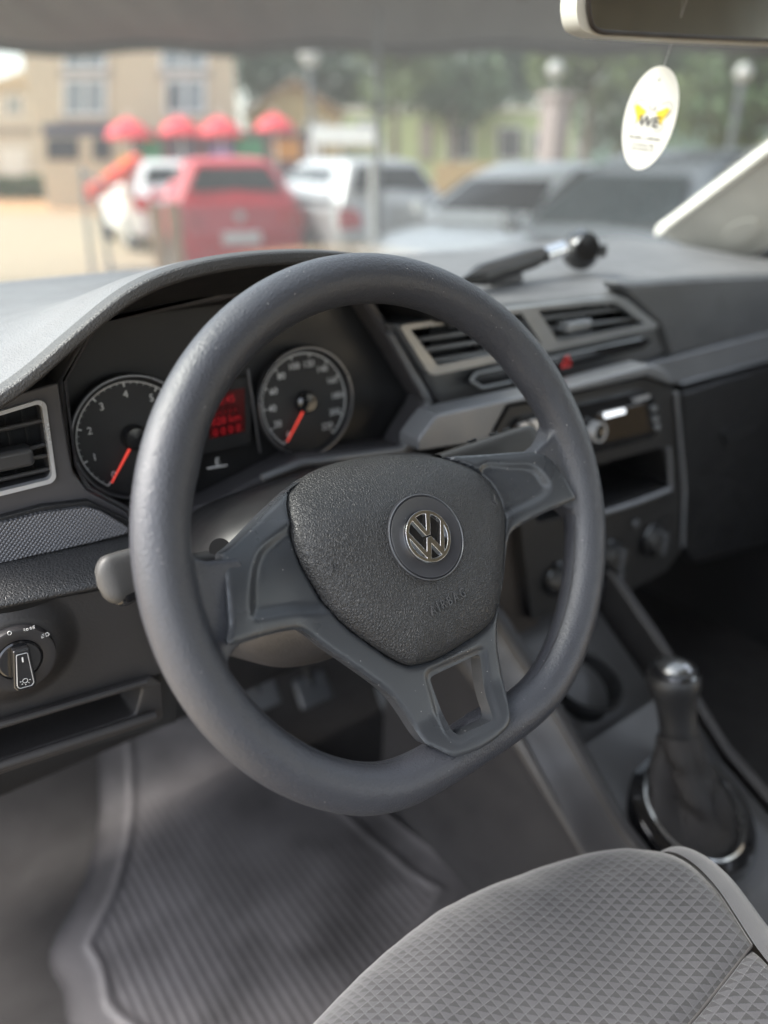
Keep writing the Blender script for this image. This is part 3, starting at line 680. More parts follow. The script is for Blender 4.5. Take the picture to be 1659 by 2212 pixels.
# centre stack
YS = .505
stk = slab('centre_stack', q([(1062, 950), (1100, 880), (1252, 850), (1396, 816), (1456, 842), (1468, 930), (1480, 1060), (1474, 1185), (1440, 1232), (1330, 1292), (1150, 1340), (1120, 1100)], YS), .10, MT['dark'], dash, bev=.006, seg=3, holes=[rounded(q([(1150, 1040), (1430, 966), (1446, 1048), (1300, 1098), (1160, 1130)], YS), .004)])
tube('stack_edge', q([(1460, 848), (1478, 1055), (1474, 1180)], YS - .003), .0028, MT['bezelgrey'], stk, seg=10)
tube('shelf_edge', q([(1290, 1112), (1380, 1083), (1448, 1056)], YS - .004), .0035, MT['bezelgrey'], stk, seg=10)
tube('shelf_edge', q([(1445, 968), (1448, 1050)], YS - .004), .0028, MT['bezelgrey'], stk, seg=10)
radio = thing('car_radio', 'black car radio with brown-tinted display and silver volume knob', 'car radio', PY(1280, 930, YS))
slab('faceplate', rounded(q([(1108, 925), (1125, 905), (1388, 845), (1412, 860), (1424, 925), (1412, 945), (1290, 978), (1130, 1005)], YS - .006), .005), .012, MT['gloss'], radio, bev=.002)
MT['lcdbrown'] = mat('radio_display_brown', (.045, .032, .020), .15, coat=.4)
slab('display', rounded(q([(1290, 898), (1394, 870), (1404, 932), (1296, 958)], YS - .008), .003), .002, MT['lcdbrown'], radio, bev=.0005)
kc = PY(1281, 931, YS - .008); lathe('volume_knob', [(0, .009), (.0085, .010), (.0098, .008), (.0102, 0)], kc, (0, -1, .1), MT['gloss'], radio, seg=40); lathe('knob_ring', [(.0098, .0), (.0098, .011), (.0112, .011), (.0122, 0)], kc, (0, -1, .1), MT['silver'], radio, seg=40)
MT['lit'] = mat('radio_legend_white', (.8, .82, .85), .4, emit=(.8, .85, .9), es=.3)
slab('legend', rounded(q([(1304, 893), (1350, 882), (1352, 892), (1306, 904)], YS - .0085), .002), .001, MT['lit'], radio, bev=0)
slab('legend', rounded(q([(1366, 862), (1404, 852), (1404, 860), (1370, 870)], YS - .0085), .001), .001, MT['silver'], radio, bev=0)
slab('button', rounded(q([(1122, 918), (1140, 912), (1166, 950), (1146, 960)], YS - .009), .001), .004, MT['silver'], radio, bev=.0006)
slab('button', rounded(q([(1146, 910), (1166, 905), (1180, 930), (1168, 936)], YS - .009), .001), .004, MT['silver'], radio, bev=.0006)
for px, py in ((1410, 882), (1414, 905), (1418, 922)): lathe('button', [(0, .003), (.004, .003), (.0045, 0)], PY(px, py, YS - .007), (0, -1, .1), MT['ventframe'], radio, seg=20)
cl = thing('climate_controls', 'dark climate control knobs low on the centre stack', 'climate control', PY(1350, 1180, YS))
for px, py, r in ((1410, 1165, .022), (1318, 1200, .020), (1205, 1250, .020)):
    p = PY(px, py, YS - .004); kn2 = lathe('knob', [(0, .016), (r * .75, .016), (r * .85, .012), (r, 0)], p, (0, -1, .15), MT['dark'], cl, seg=40); lathe('knob_ring', [(r * 1.0, 0), (r * 1.02, .004), (r * 1.12, .003), (r * 1.15, 0)], p, (0, -1, .15), MT['gloss'], kn2, seg=40)
    box('pointer', (-.0018, -.021, -.016), (.0018, -.012, .016), MT['grey'], kn2, bev=.0006, mtx=Matrix.Translation(p))
for px, py in ((1298, 1262), (1340, 1243), (1372, 1075 + 55)): lathe('button', [(0, .003), (.005, .003), (.006, 0)], PY(px, py, YS - .004), (0, -1, .1), MT['grey'], cl, seg=20)
# knee bolster right of the column and pedals
MT['brown'] = mat('knee_bolster', (.035, .028, .024), .6)
slab('knee_bolster', q([(1020, 1110), (1140, 1130), (1165, 1200), (1170, 1330), (1150, 1430), (1100, 1500), (1000, 1470)], .52), .03, MT['brown'], dash, bev=.006)
for k, (px, py) in enumerate(((675, 1488), (560, 1500), (850, 1500))):
    t = thing('pedal', ('black clutch pedal seen under the column just left of the brake', 'footrest pedal dimly seen left of the clutch', 'black brake pedal under the column behind the lower spoke')[k] if 0 else ('black rubber pedal below the middle of the column shroud', 'black rubber pedal nearest the door under the column shroud', 'black rubber pedal behind the bottom spoke of the wheel')[k], 'pedal', PY(px, py, .80), 'pedals under the steering column')
    p = PY(px, py, .80); box('pad', (-.028, -.006, -.024), (.028, .006, .024), MT['grey'], t, bev=.004, mtx=Matrix.Translation(p) @ Matrix.Rotation(R(-35), 4, 'X')); tube('arm', [p, p + Vector((0, .03, .06)), p + Vector((0, .04, .2))], .006, MT['dark'], t)

# ---- sunglasses / case on the dash top
def zpad(x, y):
    yf = yfront(x); v = max(0, (y - yf) / (1.09 - yf)) ** (1 / 1.4); return dashtop((x + .16) / 1.56, v).z
gp = [PZ(1010, 606, -.108), PZ(1060, 585, -.108), PZ(1120, 565, -.106), PZ(1170, 547, -.104)]
gl = thing('phone_holder', 'black folding phone holder with round clamp lying on the dash top', 'phone holder', PZ(1150, 580, -.115))
def arm(u, v):
    A = PY(985, 612, .63); B = PY(1180, 548, .66); a = 2 * math.pi * v; k = max(.05, min(1, u * 4)) * (1 - .25 * sm((u - .8) * 5))
    c = A * (1 - u) + B * u; return c + Vector((-.3, .1, 1)).normalized() * math.sin(a) * .0125 * k + Vector((0, 1, 0)) * math.cos(a) * .010 * k
gridsurf('arm', arm, 24, 24, MT['dark'], gl, smooth=60)
slab('arm_plate', q([(1005, 598), (1045, 570), (1170, 533), (1186, 545), (1178, 552), (1050, 590)], .628), .003, MT['grey'], gl, bev=.001)
tube('hinge', q([(1175, 552), (1215, 538)], .655), .0095, MT['chrome'], gl, seg=20)
hc_ = PY(1255, 540, .665)
lathe('clamp', [(0, .018), (.018, .016), (.025, .006), (.026, 0), (.023, -.010), (0, -.012)], hc_, (-.35, -.9, .35), MT['gloss'], gl, seg=40)
box('clamp_tab', (-.004, -.008, -.008), (.010, .008, .008), MT['dark'], gl, bev=.002, mtx=Matrix.Translation(PY(1292, 542, .665)))
tube('clamp_rim', [hc_ + Vector((.022 * math.cos(t), -.006, .019 * math.sin(t))) for t in [R(20 + 7 * i) for i in range(20)]], .0022, MT['silver'], gl, seg=8)
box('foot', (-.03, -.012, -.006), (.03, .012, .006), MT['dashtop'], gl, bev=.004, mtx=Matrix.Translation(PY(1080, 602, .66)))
# ================================================================== CABIN SHELL
MT['liner'] = MT['cream']
def st_(o, name=None): o['kind'] = 'structure'; return o
# floor
fl = gridsurf('floor', lambda u, v: Vector((-.16 + 1.60 * u, 1.12 - 2.6 * v, -.885 + .22 * sm((1.12 - 2.6 * v - .88) / .24))), 8, 60, MT['carpet'], None, smooth=80); st_(fl); fl['label'] = 'dark carpeted cabin floor'
fw_ = slab('firewall', [(-.16, 1.1, -.20), (1.44, 1.1, -.20), (1.44, 1.1, -1.0), (-.16, 1.1, -1.0)], .01, MT['carpet'], None, bev=0, dirv=(0, 1, 0)); fw_['kind'] = 'structure'; fw_['label'] = 'dark bulkhead behind the pedals'
sill = box('door_sill', (-.20, -1.4, -1.0), (-.155, 1.1, -.82), MT['dark'], None, bev=.01); tag(sill, 'black door sill trim beside the driver footwell', 'sill', kind='structure')
roof = gridsurf('roof_lining', lambda u, v: Vector((-.02 + 1.42 * u, .205 - 1.97 * v, .245 + .036 * math.sin(math.pi * min(1, u * 1.1)) + .04 * math.sin(math.pi * v) - .20 * sm((u - .88) / .12))), 60, 16, MT['roofshade'], None, smooth=80, thick=.03)
tag(roof, 'grey cloth roof lining above the cabin', 'roof lining', kind='structure')
rd = slab('passenger_door', [(1.36, .86, -.15), (1.36, -.3, -.16), (1.36, -.3, -.98), (1.36, .95, -.98)], .04, MT['dark'], None, bev=.005, dirv=(1, 0, 0)); tag(rd, 'dark passenger door trim on the far side', 'door')
rw = slab('rear_quarter', [(1.34, -.3, .24), (1.34, -.42, .24), (1.36, -.42, -.16), (1.36, -.3, -.16)], .04, MT['cream'], None, bev=.005, dirv=(1, 0, 0)); tag(rw, 'cream middle pillar on the passenger side', 'pillar', kind='structure')
rb = slab('rear_wall', [(-.1, -1.55, -.18), (1.38, -1.55, -.18), (1.38, -1.55, -1.0), (-.1, -1.55, -1.0)], .04, MT['carpet'], None, bev=0, dirv=(0, -1, 0)); tag(rb, 'dark rear seat back across the cabin', 'wall', kind='structure')
ld = slab('rear_door', [(-.07, -.22, -.14), (-.07, -1.5, -.14), (-.07, -1.5, -.98), (-.07, -.22, -.98)], .04, MT['dark'], None, bev=.005, dirv=(-1, 0, 0)); tag(ld, 'dark rear door trim behind the driver seat', 'door')  # out of view, added to cut the light from behind on the left
lp_ = slab('middle_pillar', [(-.06, -.20, .25), (-.06, -.36, .25), (-.07, -.36, -.14), (-.07, -.20, -.14)], .04, MT['cream'], None, bev=.005, dirv=(-1, 0, 0)); tag(lp_, 'cream middle pillar on the driver side', 'pillar', kind='structure')  # out of view, closes the left side to reduce fill light
# passenger A pillar
pil = thing('windscreen_pillar', 'cream trimmed windscreen pillar on the passenger side', 'pillar', (1.25, .85, -.12))
A0, A1, A2, A3 = PY(1405, 520, .86), PY(1659, 327, .62), PY(1900, 140, .46), PY(1900, 330, .40)
pl = [PY(1408, 512, .86), PY(1440, 490, .85), PY(1659, 327, .66), PY(1900, 150, .50), PY(1950, 420, .50), PY(1659, 540, .70), PY(1600, 566, .76), PY(1530, 555, .80), PY(1470, 530, .85)]
cen = sum(pl, Vector()) / len(pl); nrm = Vector()
for i in range(len(pl)): nrm += (pl[i] - cen).cross(pl[(i + 1) % len(pl)] - cen)
nrm.normalize()
pl = [p * (nrm.dot(cen) / nrm.dot(p)) for p in pl]
slab('trim', pl, .03, MT['cream'], pil, bev=.008, seg=4)
tube('edge_bead', [p * .995 for p in pl[1:4]], .007, MT['cream'], pil, seg=12)
slab('tweeter_grille', [p_ * .996 * (nrm.dot(cen) / nrm.dot(p_)) for p_ in [ray(1600 + 42 * math.cos(t), 505 + 26 * math.sin(t) - 14 * math.cos(t)) for t in [i * math.pi / 12 for i in range(24)]]], .004, MT['cream'], pil, bev=.002)
slab('door_seal', [PY(1600, 566, .74), PY(1659, 545, .68), PY(1900, 440, .5), PY(1900, 620, .5), PY(1659, 620, .68)], .02, MT['matte'], pil, bev=.002)
# rear view mirror
mir = thing('rear_view_mirror', 'rear view mirror with pale surround at the top right', 'mirror', (.64, .44, .16))
YM = .45; mp_ = [(a_ + 26, b_) for a_, b_ in [(1224, -40), (1218, 20), (1226, 62), (1262, 78), (1500, 92), (1760, 104), (1830, 60), (1810, -60), (1500, -110), (1260, -90)]]
mq = rounded(q(mp_, YM), .012, 5)
slab('housing', mq, .016, MT['cream'], mir, bev=.006, seg=4)
mi = rounded(q([(a_ + 22, b_) for a_, b_ in [(1250, -40), (1245, 10), (1254, 58), (1275, 70), (1500, 82), (1740, 93), (1800, 50), (1780, -60), (1500, -100), (1280, -80)]], YM - .0015), .010, 5)
mi = [p + Vector((0, -.10 * (p.x - .64), 0)) * 0 for p in mi]
slab('mirror_glass', mi, .002, MT['mirror'], mir, bev=.0005)
tube('mirror_edge', [p + Vector((0, -.001, 0)) for p in mi], .0018, MT['brownedge'] if 'brownedge' in MT else MT['brown'], mir, closed=True, seg=8)
tube('mount', [(.64, .455, .135), (.64, .44, .155)], .012, MT['cream'], mir)
# hanging tag
tg = thing('hanging_tag', 'white oval cardboard tag with yellow and black lettering hanging below the mirror', 'air freshener', PY(1405, 258, .46))
tc_ = PY(1403, 258, .46); tn_ = (-tc_).normalized(); tn_ = (tn_ + Vector((-.25, 0, 0))).normalized(); tu_ = Vector((0, 0, 1)).cross(tn_).normalized(); tv_ = tn_.cross(tu_)
rr_ = Matrix.Rotation(R(-7), 3, tn_); tu_ = rr_ @ tu_; tv_ = rr_ @ tv_
MT['card'] = mat('white_card', (.85, .84, .79), .8, var=.03)
el = [Vector((.0225 * math.cos(t) * (1 + .04 * math.sin(t)), .0415 * math.sin(t))) for t in [i * 2 * math.pi / 64 for i in range(64)]]
hl = [Vector((.0007 * math.cos(t), .031 + .0016 * math.sin(t))) for t in [i * math.pi / 6 for i in range(12)]]
card = plate('card', [el, hl], lambda p: inside(p, el) and not inside(p, hl), lambda V: [tc_ + tu_ * v.x + tv_ * v.y for v in V], -tn_ * .0015, MT['card'], tg, bev=.0003)
MT['yellow'] = mat('yellow_print', (.85, .62, .05), .6); MT['ink'] = mat('black_ink', (.05, .05, .055), .6); MT['inkpale'] = mat('grey_ink', (.12, .12, .12), .6)
T3 = lambda x, y, h=.0004: tc_ + tu_ * x + tv_ * y + tn_ * h
for s in (-1, 1): slab('wing_print', [T3(s * a, b) for a, b in ((.004, .006), (.013, .011), (.0155, .009), (.012, .001), (.0105, -.004), (.0075, .001))], .0002, MT['yellow'], card, bev=0)
for s in (-1, 1):
    tube('wing_outline', [T3(s * a, b) for a, b in ((.006, .0125), (.012, .0155), (.0165, .013), (.0165, .008), (.013, .003))], .00018, MT['inkpale'], card, seg=5)
    tube('wing_outline', [T3(s * a, b) for a, b in ((.011, -.002), (.0135, -.005), (.010, -.009), (.006, -.0085))], .00022, MT['inkpale'], card, seg=5)
    tube('wing_outline', [T3(s * a, b) for a, b in ((.001, .007), (.003, .011))], .0003, MT['ink'], card, seg=5)
texts('lettering', [('WE', .0125, .0003, T3(0, -.002, .0006), tu_ + tv_ * 0, (tv_ + tu_ * .15))], MT['ink'], card)
texts('small_print', [('(41) 3051 - 3-MITSUBI', .0028, .0002, T3(-.0005, -.0165), tu_, tv_)] if 0 else [('(41) 3051 - 3 3874.307', .0030, .0002, T3(-.0005, -.0150), tu_, tv_), ('Av. Das Praias, 1988', .0023, .0002, T3(-.0005, -.0205), tu_, tv_), ('Bairro Araucaria - PR', .0023, .0002, T3(-.0005, -.0240), tu_, tv_)], MT['inkpale'], card)
tube('thread', [T3(0, .032, 0), T3(0, .032, 0) + Vector((.01, -.01, .06))], .00015, MT['white'], tg, seg=5)
# windscreen
def glassmat():
    m = bpy.data.materials.new('windscreen_glass'); m.use_nodes = True; nt = m.node_tree; nt.nodes.clear(); L = nt.links.new
    out = nd(nt, 'ShaderNodeOutputMaterial'); t = nd(nt, 'ShaderNodeBsdfTransparent'); t.inputs[0].default_value = (.53, .56, .545, 1)
    g = nd(nt, 'ShaderNodeBsdfGlossy'); g.inputs['Roughness'].default_value = .02; f = nd(nt, 'ShaderNodeFresnel'); f.inputs[0].default_value = 1.45
    mm = nd(nt, 'ShaderNodeMath', operation='MULTIPLY'); mm.inputs[1].default_value = 1.0; L(f.outputs[0], mm.inputs[0])
    mx = nd(nt, 'ShaderNodeMixShader'); L(mm.outputs[0], mx.inputs[0]); L(t.outputs[0], mx.inputs[1]); L(g.outputs[0], mx.inputs[2]); 
    d = nd(nt, 'ShaderNodeBsdfTranslucent'); d.inputs[0].default_value = (.7, .7, .68, 1); d2 = nd(nt, 'ShaderNodeMixShader'); d2.inputs[0].default_value = .02; L(mx.outputs[0], d2.inputs[1]); L(d.outputs[0], d2.inputs[2]); L(d2.outputs[0], out.inputs[0])  # translucent share lays a pale veil of glare over the view
    return m
MT['glass'] = glassmat()
def wsc(u, v):
    x = -.12 + 1.52 * u; b = 4 * (u - .5) ** 2
    yb = 1.16 - .30 * b; yt = .225 - .04 * b
    return Vector((x * (1 - v) + (.64 + (x - .64) * .86) * v, yb * (1 - v) + yt * v, -.165 * (1 - v) + .25 * v + .02 * math.sin(math.pi * v)))
ws = gridsurf('windscreen', wsc, 24, 16, MT['glass'], None, smooth=80); tag(ws, 'faintly tinted windscreen sloping over the dashboard', 'windscreen')

# ================================================================== CONSOLE, GEAR LEVER
con = thing('centre_console', 'dark grey floor console with cup holder between the seats', 'console', (.64, .4, -.85))
def XL(L, x): return [PX(a, b, x) for a, b in L]
def cz(y): return float(np.interp(y, [.1, .20, .25, .30, .34, .41, .50, .60], [-.700, -.690, -.665, -.640, -.605, -.545, -.48, -.44]))
def rail(u, v, x0, wd):
    y = .62 - .46 * u; a = 2 * math.pi * v; return Vector((x0 + wd * math.cos(a), y, cz(y) + .004 + wd * .8 * math.sin(a)))
gridsurf('rail', lambda u, v: rail(u, v, .542, .0085), 40, 16, MT['lower'], con, smooth=80)
gridsurf('rail', lambda u, v: rail(u, v, .738 - .0 * u, .0075), 40, 16, MT['lower'], con, smooth=80)
sidep = [PX(960, 1705, .50), PX(1140, 1858, .50)]
def cside(u, v):
    y = .66 - .56 * u; zt = cz(y); t = v
    x = .542 - .035 * sm(t * 5) - .02 * t; z = zt * (1 - t) + (-.885) * t
    if .12 < t < .2: x -= .003
    return Vector((x, y, z))
MT['conside'] = mat('console_side_plastic', (.030, .029, .031), .42)
gridsurf('side_panel', cside, 30, 40, MT['conside'], con, smooth=50)
gridsurf('side_panel', lambda u, v: Vector((.745 + .03 * v, .66 - .56 * u, cz(.66 - .56 * u) * (1 - v) - .885 * v)), 20, 10, MT['lower'], con, smooth=50)
cupc = Vector((.632, .425, 0))
def ctop(u, v):
    y = .62 - .50 * u; x = .545 + .19 * v; z = cz(y) - .014
    if y > .375: z -= .05 * sm((y - .375) / .01)
    return Vector((x, y, z))
MT['contop'] = mat('console_top', (.08, .08, .082), .4)
gridsurf('top_panel', ctop, 100, 20, MT['contop'], con, smooth=50)
cy_ = .425; zc = cz(cy_)
lathe('cup_holder', [(.0, -.055), (.036, -.055), (.041, -.006), (.044, -.004), (.046, -.012)], (.632, .43, cz(.43) - .03), (0, -.3, 1), MT['matte'], con, seg=40)
for s in (-1,):
    tube('crease', [Vector((.508, y, cz(y) - .045)) for y in (.62, .5, .42, .34, .27, .15)], .0025, MT['lower'], con, seg=10)
MT['capsilver'] = mat('knob_cap_metal', (.30, .30, .30), .22, metal=.9)
gear = thing('gear_lever', 'black gear lever with silver-capped knob and leather gaiter', 'gear lever', (.66, .283, -.66))
G0 = Vector((.637, .281, -.660)); GN = Vector((0, -.42, 1)).normalized(); K0 = Vector((.640, .330, -.509)); GA = (K0 - G0).normalized()
lathe('surround_ring', [(.058, -.01), (.058, .010), (.062, .015), (.072, .013), (.079, .004), (.080, -.012)], G0, GN, MT['gloss'], gear, seg=80)
lathe('chrome_ring', [(.0545, .004), (.0550, .014), (.0570, .0175), (.0595, .016), (.0605, .008)], G0, GN, MT['capsilver'], gear, seg=80)
bprof = []
def gaiter(u, v):
    a = 2 * math.pi * v; u_ = GN.orthogonal().normalized(); w = GN.cross(u_)
    base = G0 + GN * .008 + (u_ * math.cos(a) + w * math.sin(a)) * .0555
    ug = (u_ - GA * u_.dot(GA)).normalized(); wg = GA.cross(ug); top = K0 - GA * .060 + (ug * math.cos(a) + wg * math.sin(a)) * .0205
    t = u; r = base.lerp(top, t); c = (G0 + GN * .008).lerp(K0 - GA * .06, t)
    f = 1 - .20 * math.sin(math.pi * min(1, t * 1.05)) * (.7 + .3 * math.cos(4 * a + 1.2)) + .12 * math.sin(math.pi * t) * math.cos(3 * a + t * 3.5) + .42 * math.sin(math.pi * t) ** .8 * (abs(math.sin(2 * a + 2.2 * t + .5)) ** .7 - .75) + .10 * math.sin(math.pi * t) * noise.noise(Vector((math.cos(a) * 2, math.sin(a) * 2, t * 5)))
    f *= 1 + .05 * math.sin(t * 17) * math.sin(math.pi * t)
    return c + (r - c) * f
gridsurf('gaiter', gaiter, 48, 72, MT['boot'], gear, smooth=80)
lathe('knob_neck', [(.0190, -.066), (.0205, -.062), (.0200, -.050), (.0205, -.035), (.022, -.020), (.0270, -.008), (.0285, .002), (.027, .010), (.022, .0155)], K0, GA, MT['dark'], gear, seg=48)
lathe('knob_cap', [(.0190, .0150), (.0180, .0195), (.014, .0228), (.008, .0248), (0, .0253)], K0, GA + Vector((0, -.2, .1)), MT['capsilver'], gear, seg=48)
lathe('knob_collar', [(.0250, .010), (.0255, .0140), (.0235, .0175), (.0185, .0185)], K0, GA + Vector((0, -.2, .1)), MT['gloss'], gear, seg=48)
hb = thing('handbrake', 'grey handbrake lever end at the right edge beside the seat', 'handbrake', (.66, .12, -.66))
tube('lever', [(.70, .20, -.64), (.70, .10, -.60)], .014, MT['conside'], hb, seg=20)

# ================================================================== FLOOR MAT
mpx = [(250, 1618), (222, 1690), (212, 1790), (178, 1915), (108, 2058), (135, 2140), (180, 2270), (480, 2420), (800, 2250), (1035, 1932), (935, 1840), (838, 1762), (760, 1700), (600, 1600), (450, 1560)]
mloop = [PZ(a, b, -.862) for a, b in mpx]; m2d = resample([Vector((p.x, p.y)) for p in catmull([Vector((p.x, p.y)) for p in mloop], 4)], .012)
def place_mat(V):
    P = np.array([(v.x, v.y) for v in V]); d = dist_to(P, m2d); out = []
    for i, (x, y) in enumerate(P):
        inner = sm((d[i] - .05) / .004); z = -.862 + .22 * sm((y - .88) / .24)
        z += .003 * math.exp(-d[i] / .006) + .003 * math.exp(-((d[i] - .045) / .006) ** 2)
        z += inner * .00042 * (math.cos(2 * math.pi * x / .0115) ** 3) * sm(abs(math.hypot(x - .33, y - .72) - .0) / .3 + .25)
        out.append(Vector((x, y, z)))
    return out
gx = []
x = min(p[0] for p in m2d)
while x < max(p[0] for p in m2d):
    y = min(p[1] for p in m2d)
    while y < max(p[1] for p in m2d): gx.append((x, y)); y += .007
    x += .0016
gx = np.array(gx); kk_ = inside_np(gx, m2d) & (dist_to(gx, m2d) > .002); gx = [tuple(p) for p in gx[kk_]]
fm = plate('floor_mat', [m2d], [m2d], place_mat, Vector((0, 0, -.006)), MT['mat'], None, grid=gx, smooth=80)
tag(fm, 'ribbed grey rubber mat in the driver footwell', 'floor mat')

# ================================================================== SEAT
def seatmat():
    m = mat('seat_triangle_fabric', (.2, .2, .2), .85, sheen=.3); nt = m.node_tree; L = nt.links.new; b = nt.nodes['Principled BSDF']
    tc = nt.nodes['Texture Coordinate']; uv = nd(nt, 'ShaderNodeUVMap'); sp = nd(nt, 'ShaderNodeSeparateXYZ'); L(uv.outputs[0], sp.inputs[0])
    def mt(op, a, b_=None, c=None):
        n = nd(nt, 'ShaderNodeMath', operation=op)
        for i, q_ in enumerate((a, b_, c)):
            if q_ is None: continue
            if isinstance(q_, (int, float)): n.inputs[i].default_value = q_
            else: L(q_, n.inputs[i])
        return n.outputs[0]
    nz = nd(nt, 'ShaderNodeTexNoise', i_Scale=900.0); L(tc.outputs['Object'], nz.inputs['Vector'])
    jit = mt('MULTIPLY', mt('SUBTRACT', nz.outputs['Fac'], .5), .12)
    cell = 1 / .0063
    fu = mt('FRACT', mt('ADD', mt('MULTIPLY', sp.outputs[0], cell), jit)); fv = mt('FRACT', mt('ADD', mt('MULTIPLY', sp.outputs[1], cell), jit))
    dark = mt('GREATER_THAN', mt('ADD', fu, fv), 1.06)
    e = .055
    line = mt('MAXIMUM', mt('MAXIMUM', mt('LESS_THAN', fu, e), mt('LESS_THAN', fv, e)), 0)
    dark = mt('MULTIPLY', dark, mt('SUBTRACT', 1, line))
    # weave dots
    wu = mt('PINGPONG', mt('MULTIPLY', mt('ADD', sp.outputs[0], sp.outputs[1]), 900), .5); wv = mt('PINGPONG', mt('MULTIPLY', mt('SUBTRACT', sp.outputs[0], sp.outputs[1]), 900), .5)
    dots = mt('MULTIPLY', wu, wv); lt = mt('ADD', .78, mt('MULTIPLY', dots, 1.7)); dk = mt('ADD', .30, mt('MULTIPLY', dots, .5))
    vfac = mt('ADD', mt('MULTIPLY', dark, dk), mt('MULTIPLY', mt('SUBTRACT', 1, dark), mt('MAXIMUM', lt, mt('MULTIPLY', line, 1.12))))
    n9 = nd(nt, 'ShaderNodeTexNoise', i_Scale=14.0, i_Detail=4.0); L(tc.outputs['Object'], n9.inputs['Vector'])
    vfac = mt('MULTIPLY', vfac, mt('ADD', .88, mt('MULTIPLY', n9.outputs['Fac'], .24)))
    vm = nd(nt, 'ShaderNodeVectorMath', operation='SCALE'); vm.inputs[0].default_value = (.032, .0325, .037); L(vfac, vm.inputs['Scale']); L(vm.outputs[0], b.inputs['Base Color'])
    bp = nd(nt, 'ShaderNodeBump'); bp.inputs['Distance'].default_value = .0006; bp.inputs['Strength'].default_value = .7; L(mt('ADD', mt('MULTIPLY', dots, 1.2), mt('MULTIPLY', dark, -.25)), bp.inputs['Height']); L(bp.outputs[0], b.inputs['Normal'])
    return m
MT['seat'] = seatmat(); MT['bolster'] = mat('seat_plain_fabric', (.044, .044, .048), .9, grain='carpet', gs=1500, gd=.0003, sheen=.3, var=.05)
seat = thing('car_chair', 'grey driver seat with triangle-patterned cushion and plain grey bolster', 'car seat', (.28, -.1, -.88))
def yfs(x): return sum(yfs0(x + .008 * d) * (8 - abs(d)) for d in range(-7, 8)) / 64 + .003
def yfs0(x): return float(np.interp(x, [.0, .08, .146, .19, .235, .278, .319, .357, .391, .423, .446, .47], [.225, .248, .262, .269, .274, .271, .263, .250, .231, .208, .180, .13]))
def seatz(x, y):
    # cushion top, dropping away at the front
    d = yfs(x) + .006 - y
    R0 = .085
    drop = 0 if d > R0 else R0 - math.sqrt(max(0, R0 * R0 - (R0 - max(d, 0)) ** 2))
    z = -.476 - .62 * drop * .9 - .022 * sm((.30 - abs(y - .05)) / .3) * math.exp(-((x - .22) / .16) ** 2)
    z += .012 * sm((x - .33) / .08)
    z += .0022 * noise.noise(Vector((x * 22, y * 16, 0))) + .001 * noise.noise(Vector((x * 60, y * 40, 5)))
    return z
seam_x = lambda y: sum(seam_x0(y + d) for d in (-.02, -.01, 0, .01, .02)) / 5
seam_x0 = lambda y: float(np.interp(y, [-.2, .0, .09, .112, .15, .185, .21, .23], [.37, .375, .385, .392, .411, .423, .427, .427]))
def cush(u, v):
    # u across pattern from left to seam, v from front to rear seam
    y0 = .112; x = -.02 + (seam_x(.2) + .02) * u
    yf = yfs(x) + .0115; s = v; 
    y = yf - (yf - y0) * s ** 1.6
    for _ in range(6):
        xx = -.02 + (seam_x(y) + .02) * u
        yf = yfs(xx) + .0055; y = yf - (yf - y0) * s ** 1.6
    g = 1 - .012 * 0
    z = seatz(xx, y)
    # seams pull in
    e = min((1 - s) / .05, (1 - u) / .03, 1); z -= .004 * (1 - e) ** 2
    return Vector((xx, y, z))
def uvgrid(name, f, nu, nv, m, parent):
    P = [[f(i / nu, j / nv) for j in range(nv + 1)] for i in range(nu + 1)]
    me = bpy.data.meshes.new(name); me.from_pydata([tuple(p) for r in P for p in r], [], [(i * (nv + 1) + j, (i + 1) * (nv + 1) + j, (i + 1) * (nv + 1) + j + 1, i * (nv + 1) + j + 1) for i in range(nu) for j in range(nv)])
    # arc length based v
    UVc = [[None] * (nv + 1) for _ in range(nu + 1)]
    for i in range(nu + 1):
        acc = 0; prev = P[i][nv]
        for j in range(nv, -1, -1):
            acc += math.hypot(P[i][j].y - prev.y, P[i][j].z - prev.z); prev = P[i][j]; UVc[i][j] = (P[i][j].x + .0012 * noise.noise(Vector((P[i][j].x * 18, acc * 18, 1))), acc + .5 + .0012 * noise.noise(Vector((P[i][j].x * 18, acc * 18, 7))))
    uvl = me.uv_layers.new(name='UVMap')
    for pl_ in me.polygons:
        for li in pl_.loop_indices:
            vi = me.loops[li].vertex_index; uvl.data[li].uv = UVc[vi // (nv + 1)][vi % (nv + 1)]
    o = link(name, me, m, parent, 80); return o
uvgrid('cushion', cush, 160, 120, MT['seat'], seat)
def cush2(u, v):
    y = .1115 - .35 * v; x = -.02 + (seam_x(y) + .02) * u; z = seatz(x, y) + .004 * sm(v * 8) - .004 * (1 - min(1, v / .03)) ** 2 - .004 * (1 - min(1, (1 - u) / .03)) ** 2
    return Vector((x, y, z))
uvgrid('cushion_rear', cush2, 120, 80, MT['seat'], seat)
tube('piping', [cush(1, i / 30) + Vector((.0008, 0, .0000)) for i in range(31)], .0009, MT['matte'], seat, seg=8)
tube('piping', [cush(i / 30, 1) + Vector((0, 0, .0)) for i in range(31)], .0010, MT['lower'], seat, seg=8)
def bols(u, v):
    # u from the seam outwards, v front to rear
    t = u * 1.5; wd = .034 + .045 * v
    yf = float(np.interp(wd * math.sin(t), [0, .012, .022, .030, .036], [yfs(seam_x(.21)) + .0055, .198, .175, .148, .12])); y = yf - (yf + .24) * v ** 1.3
    x0 = seam_x(y); zz = seatz(x0, y if u < .01 else y) if v > .12 else seatz(x0, min(y, yfs(x0) + .0055))
    x = x0 + wd * math.sin(t)
    z = zz - .0005 - .045 * (1 - math.cos(t)) - .03 * max(0, u - .75)
    return Vector((x, y, z))
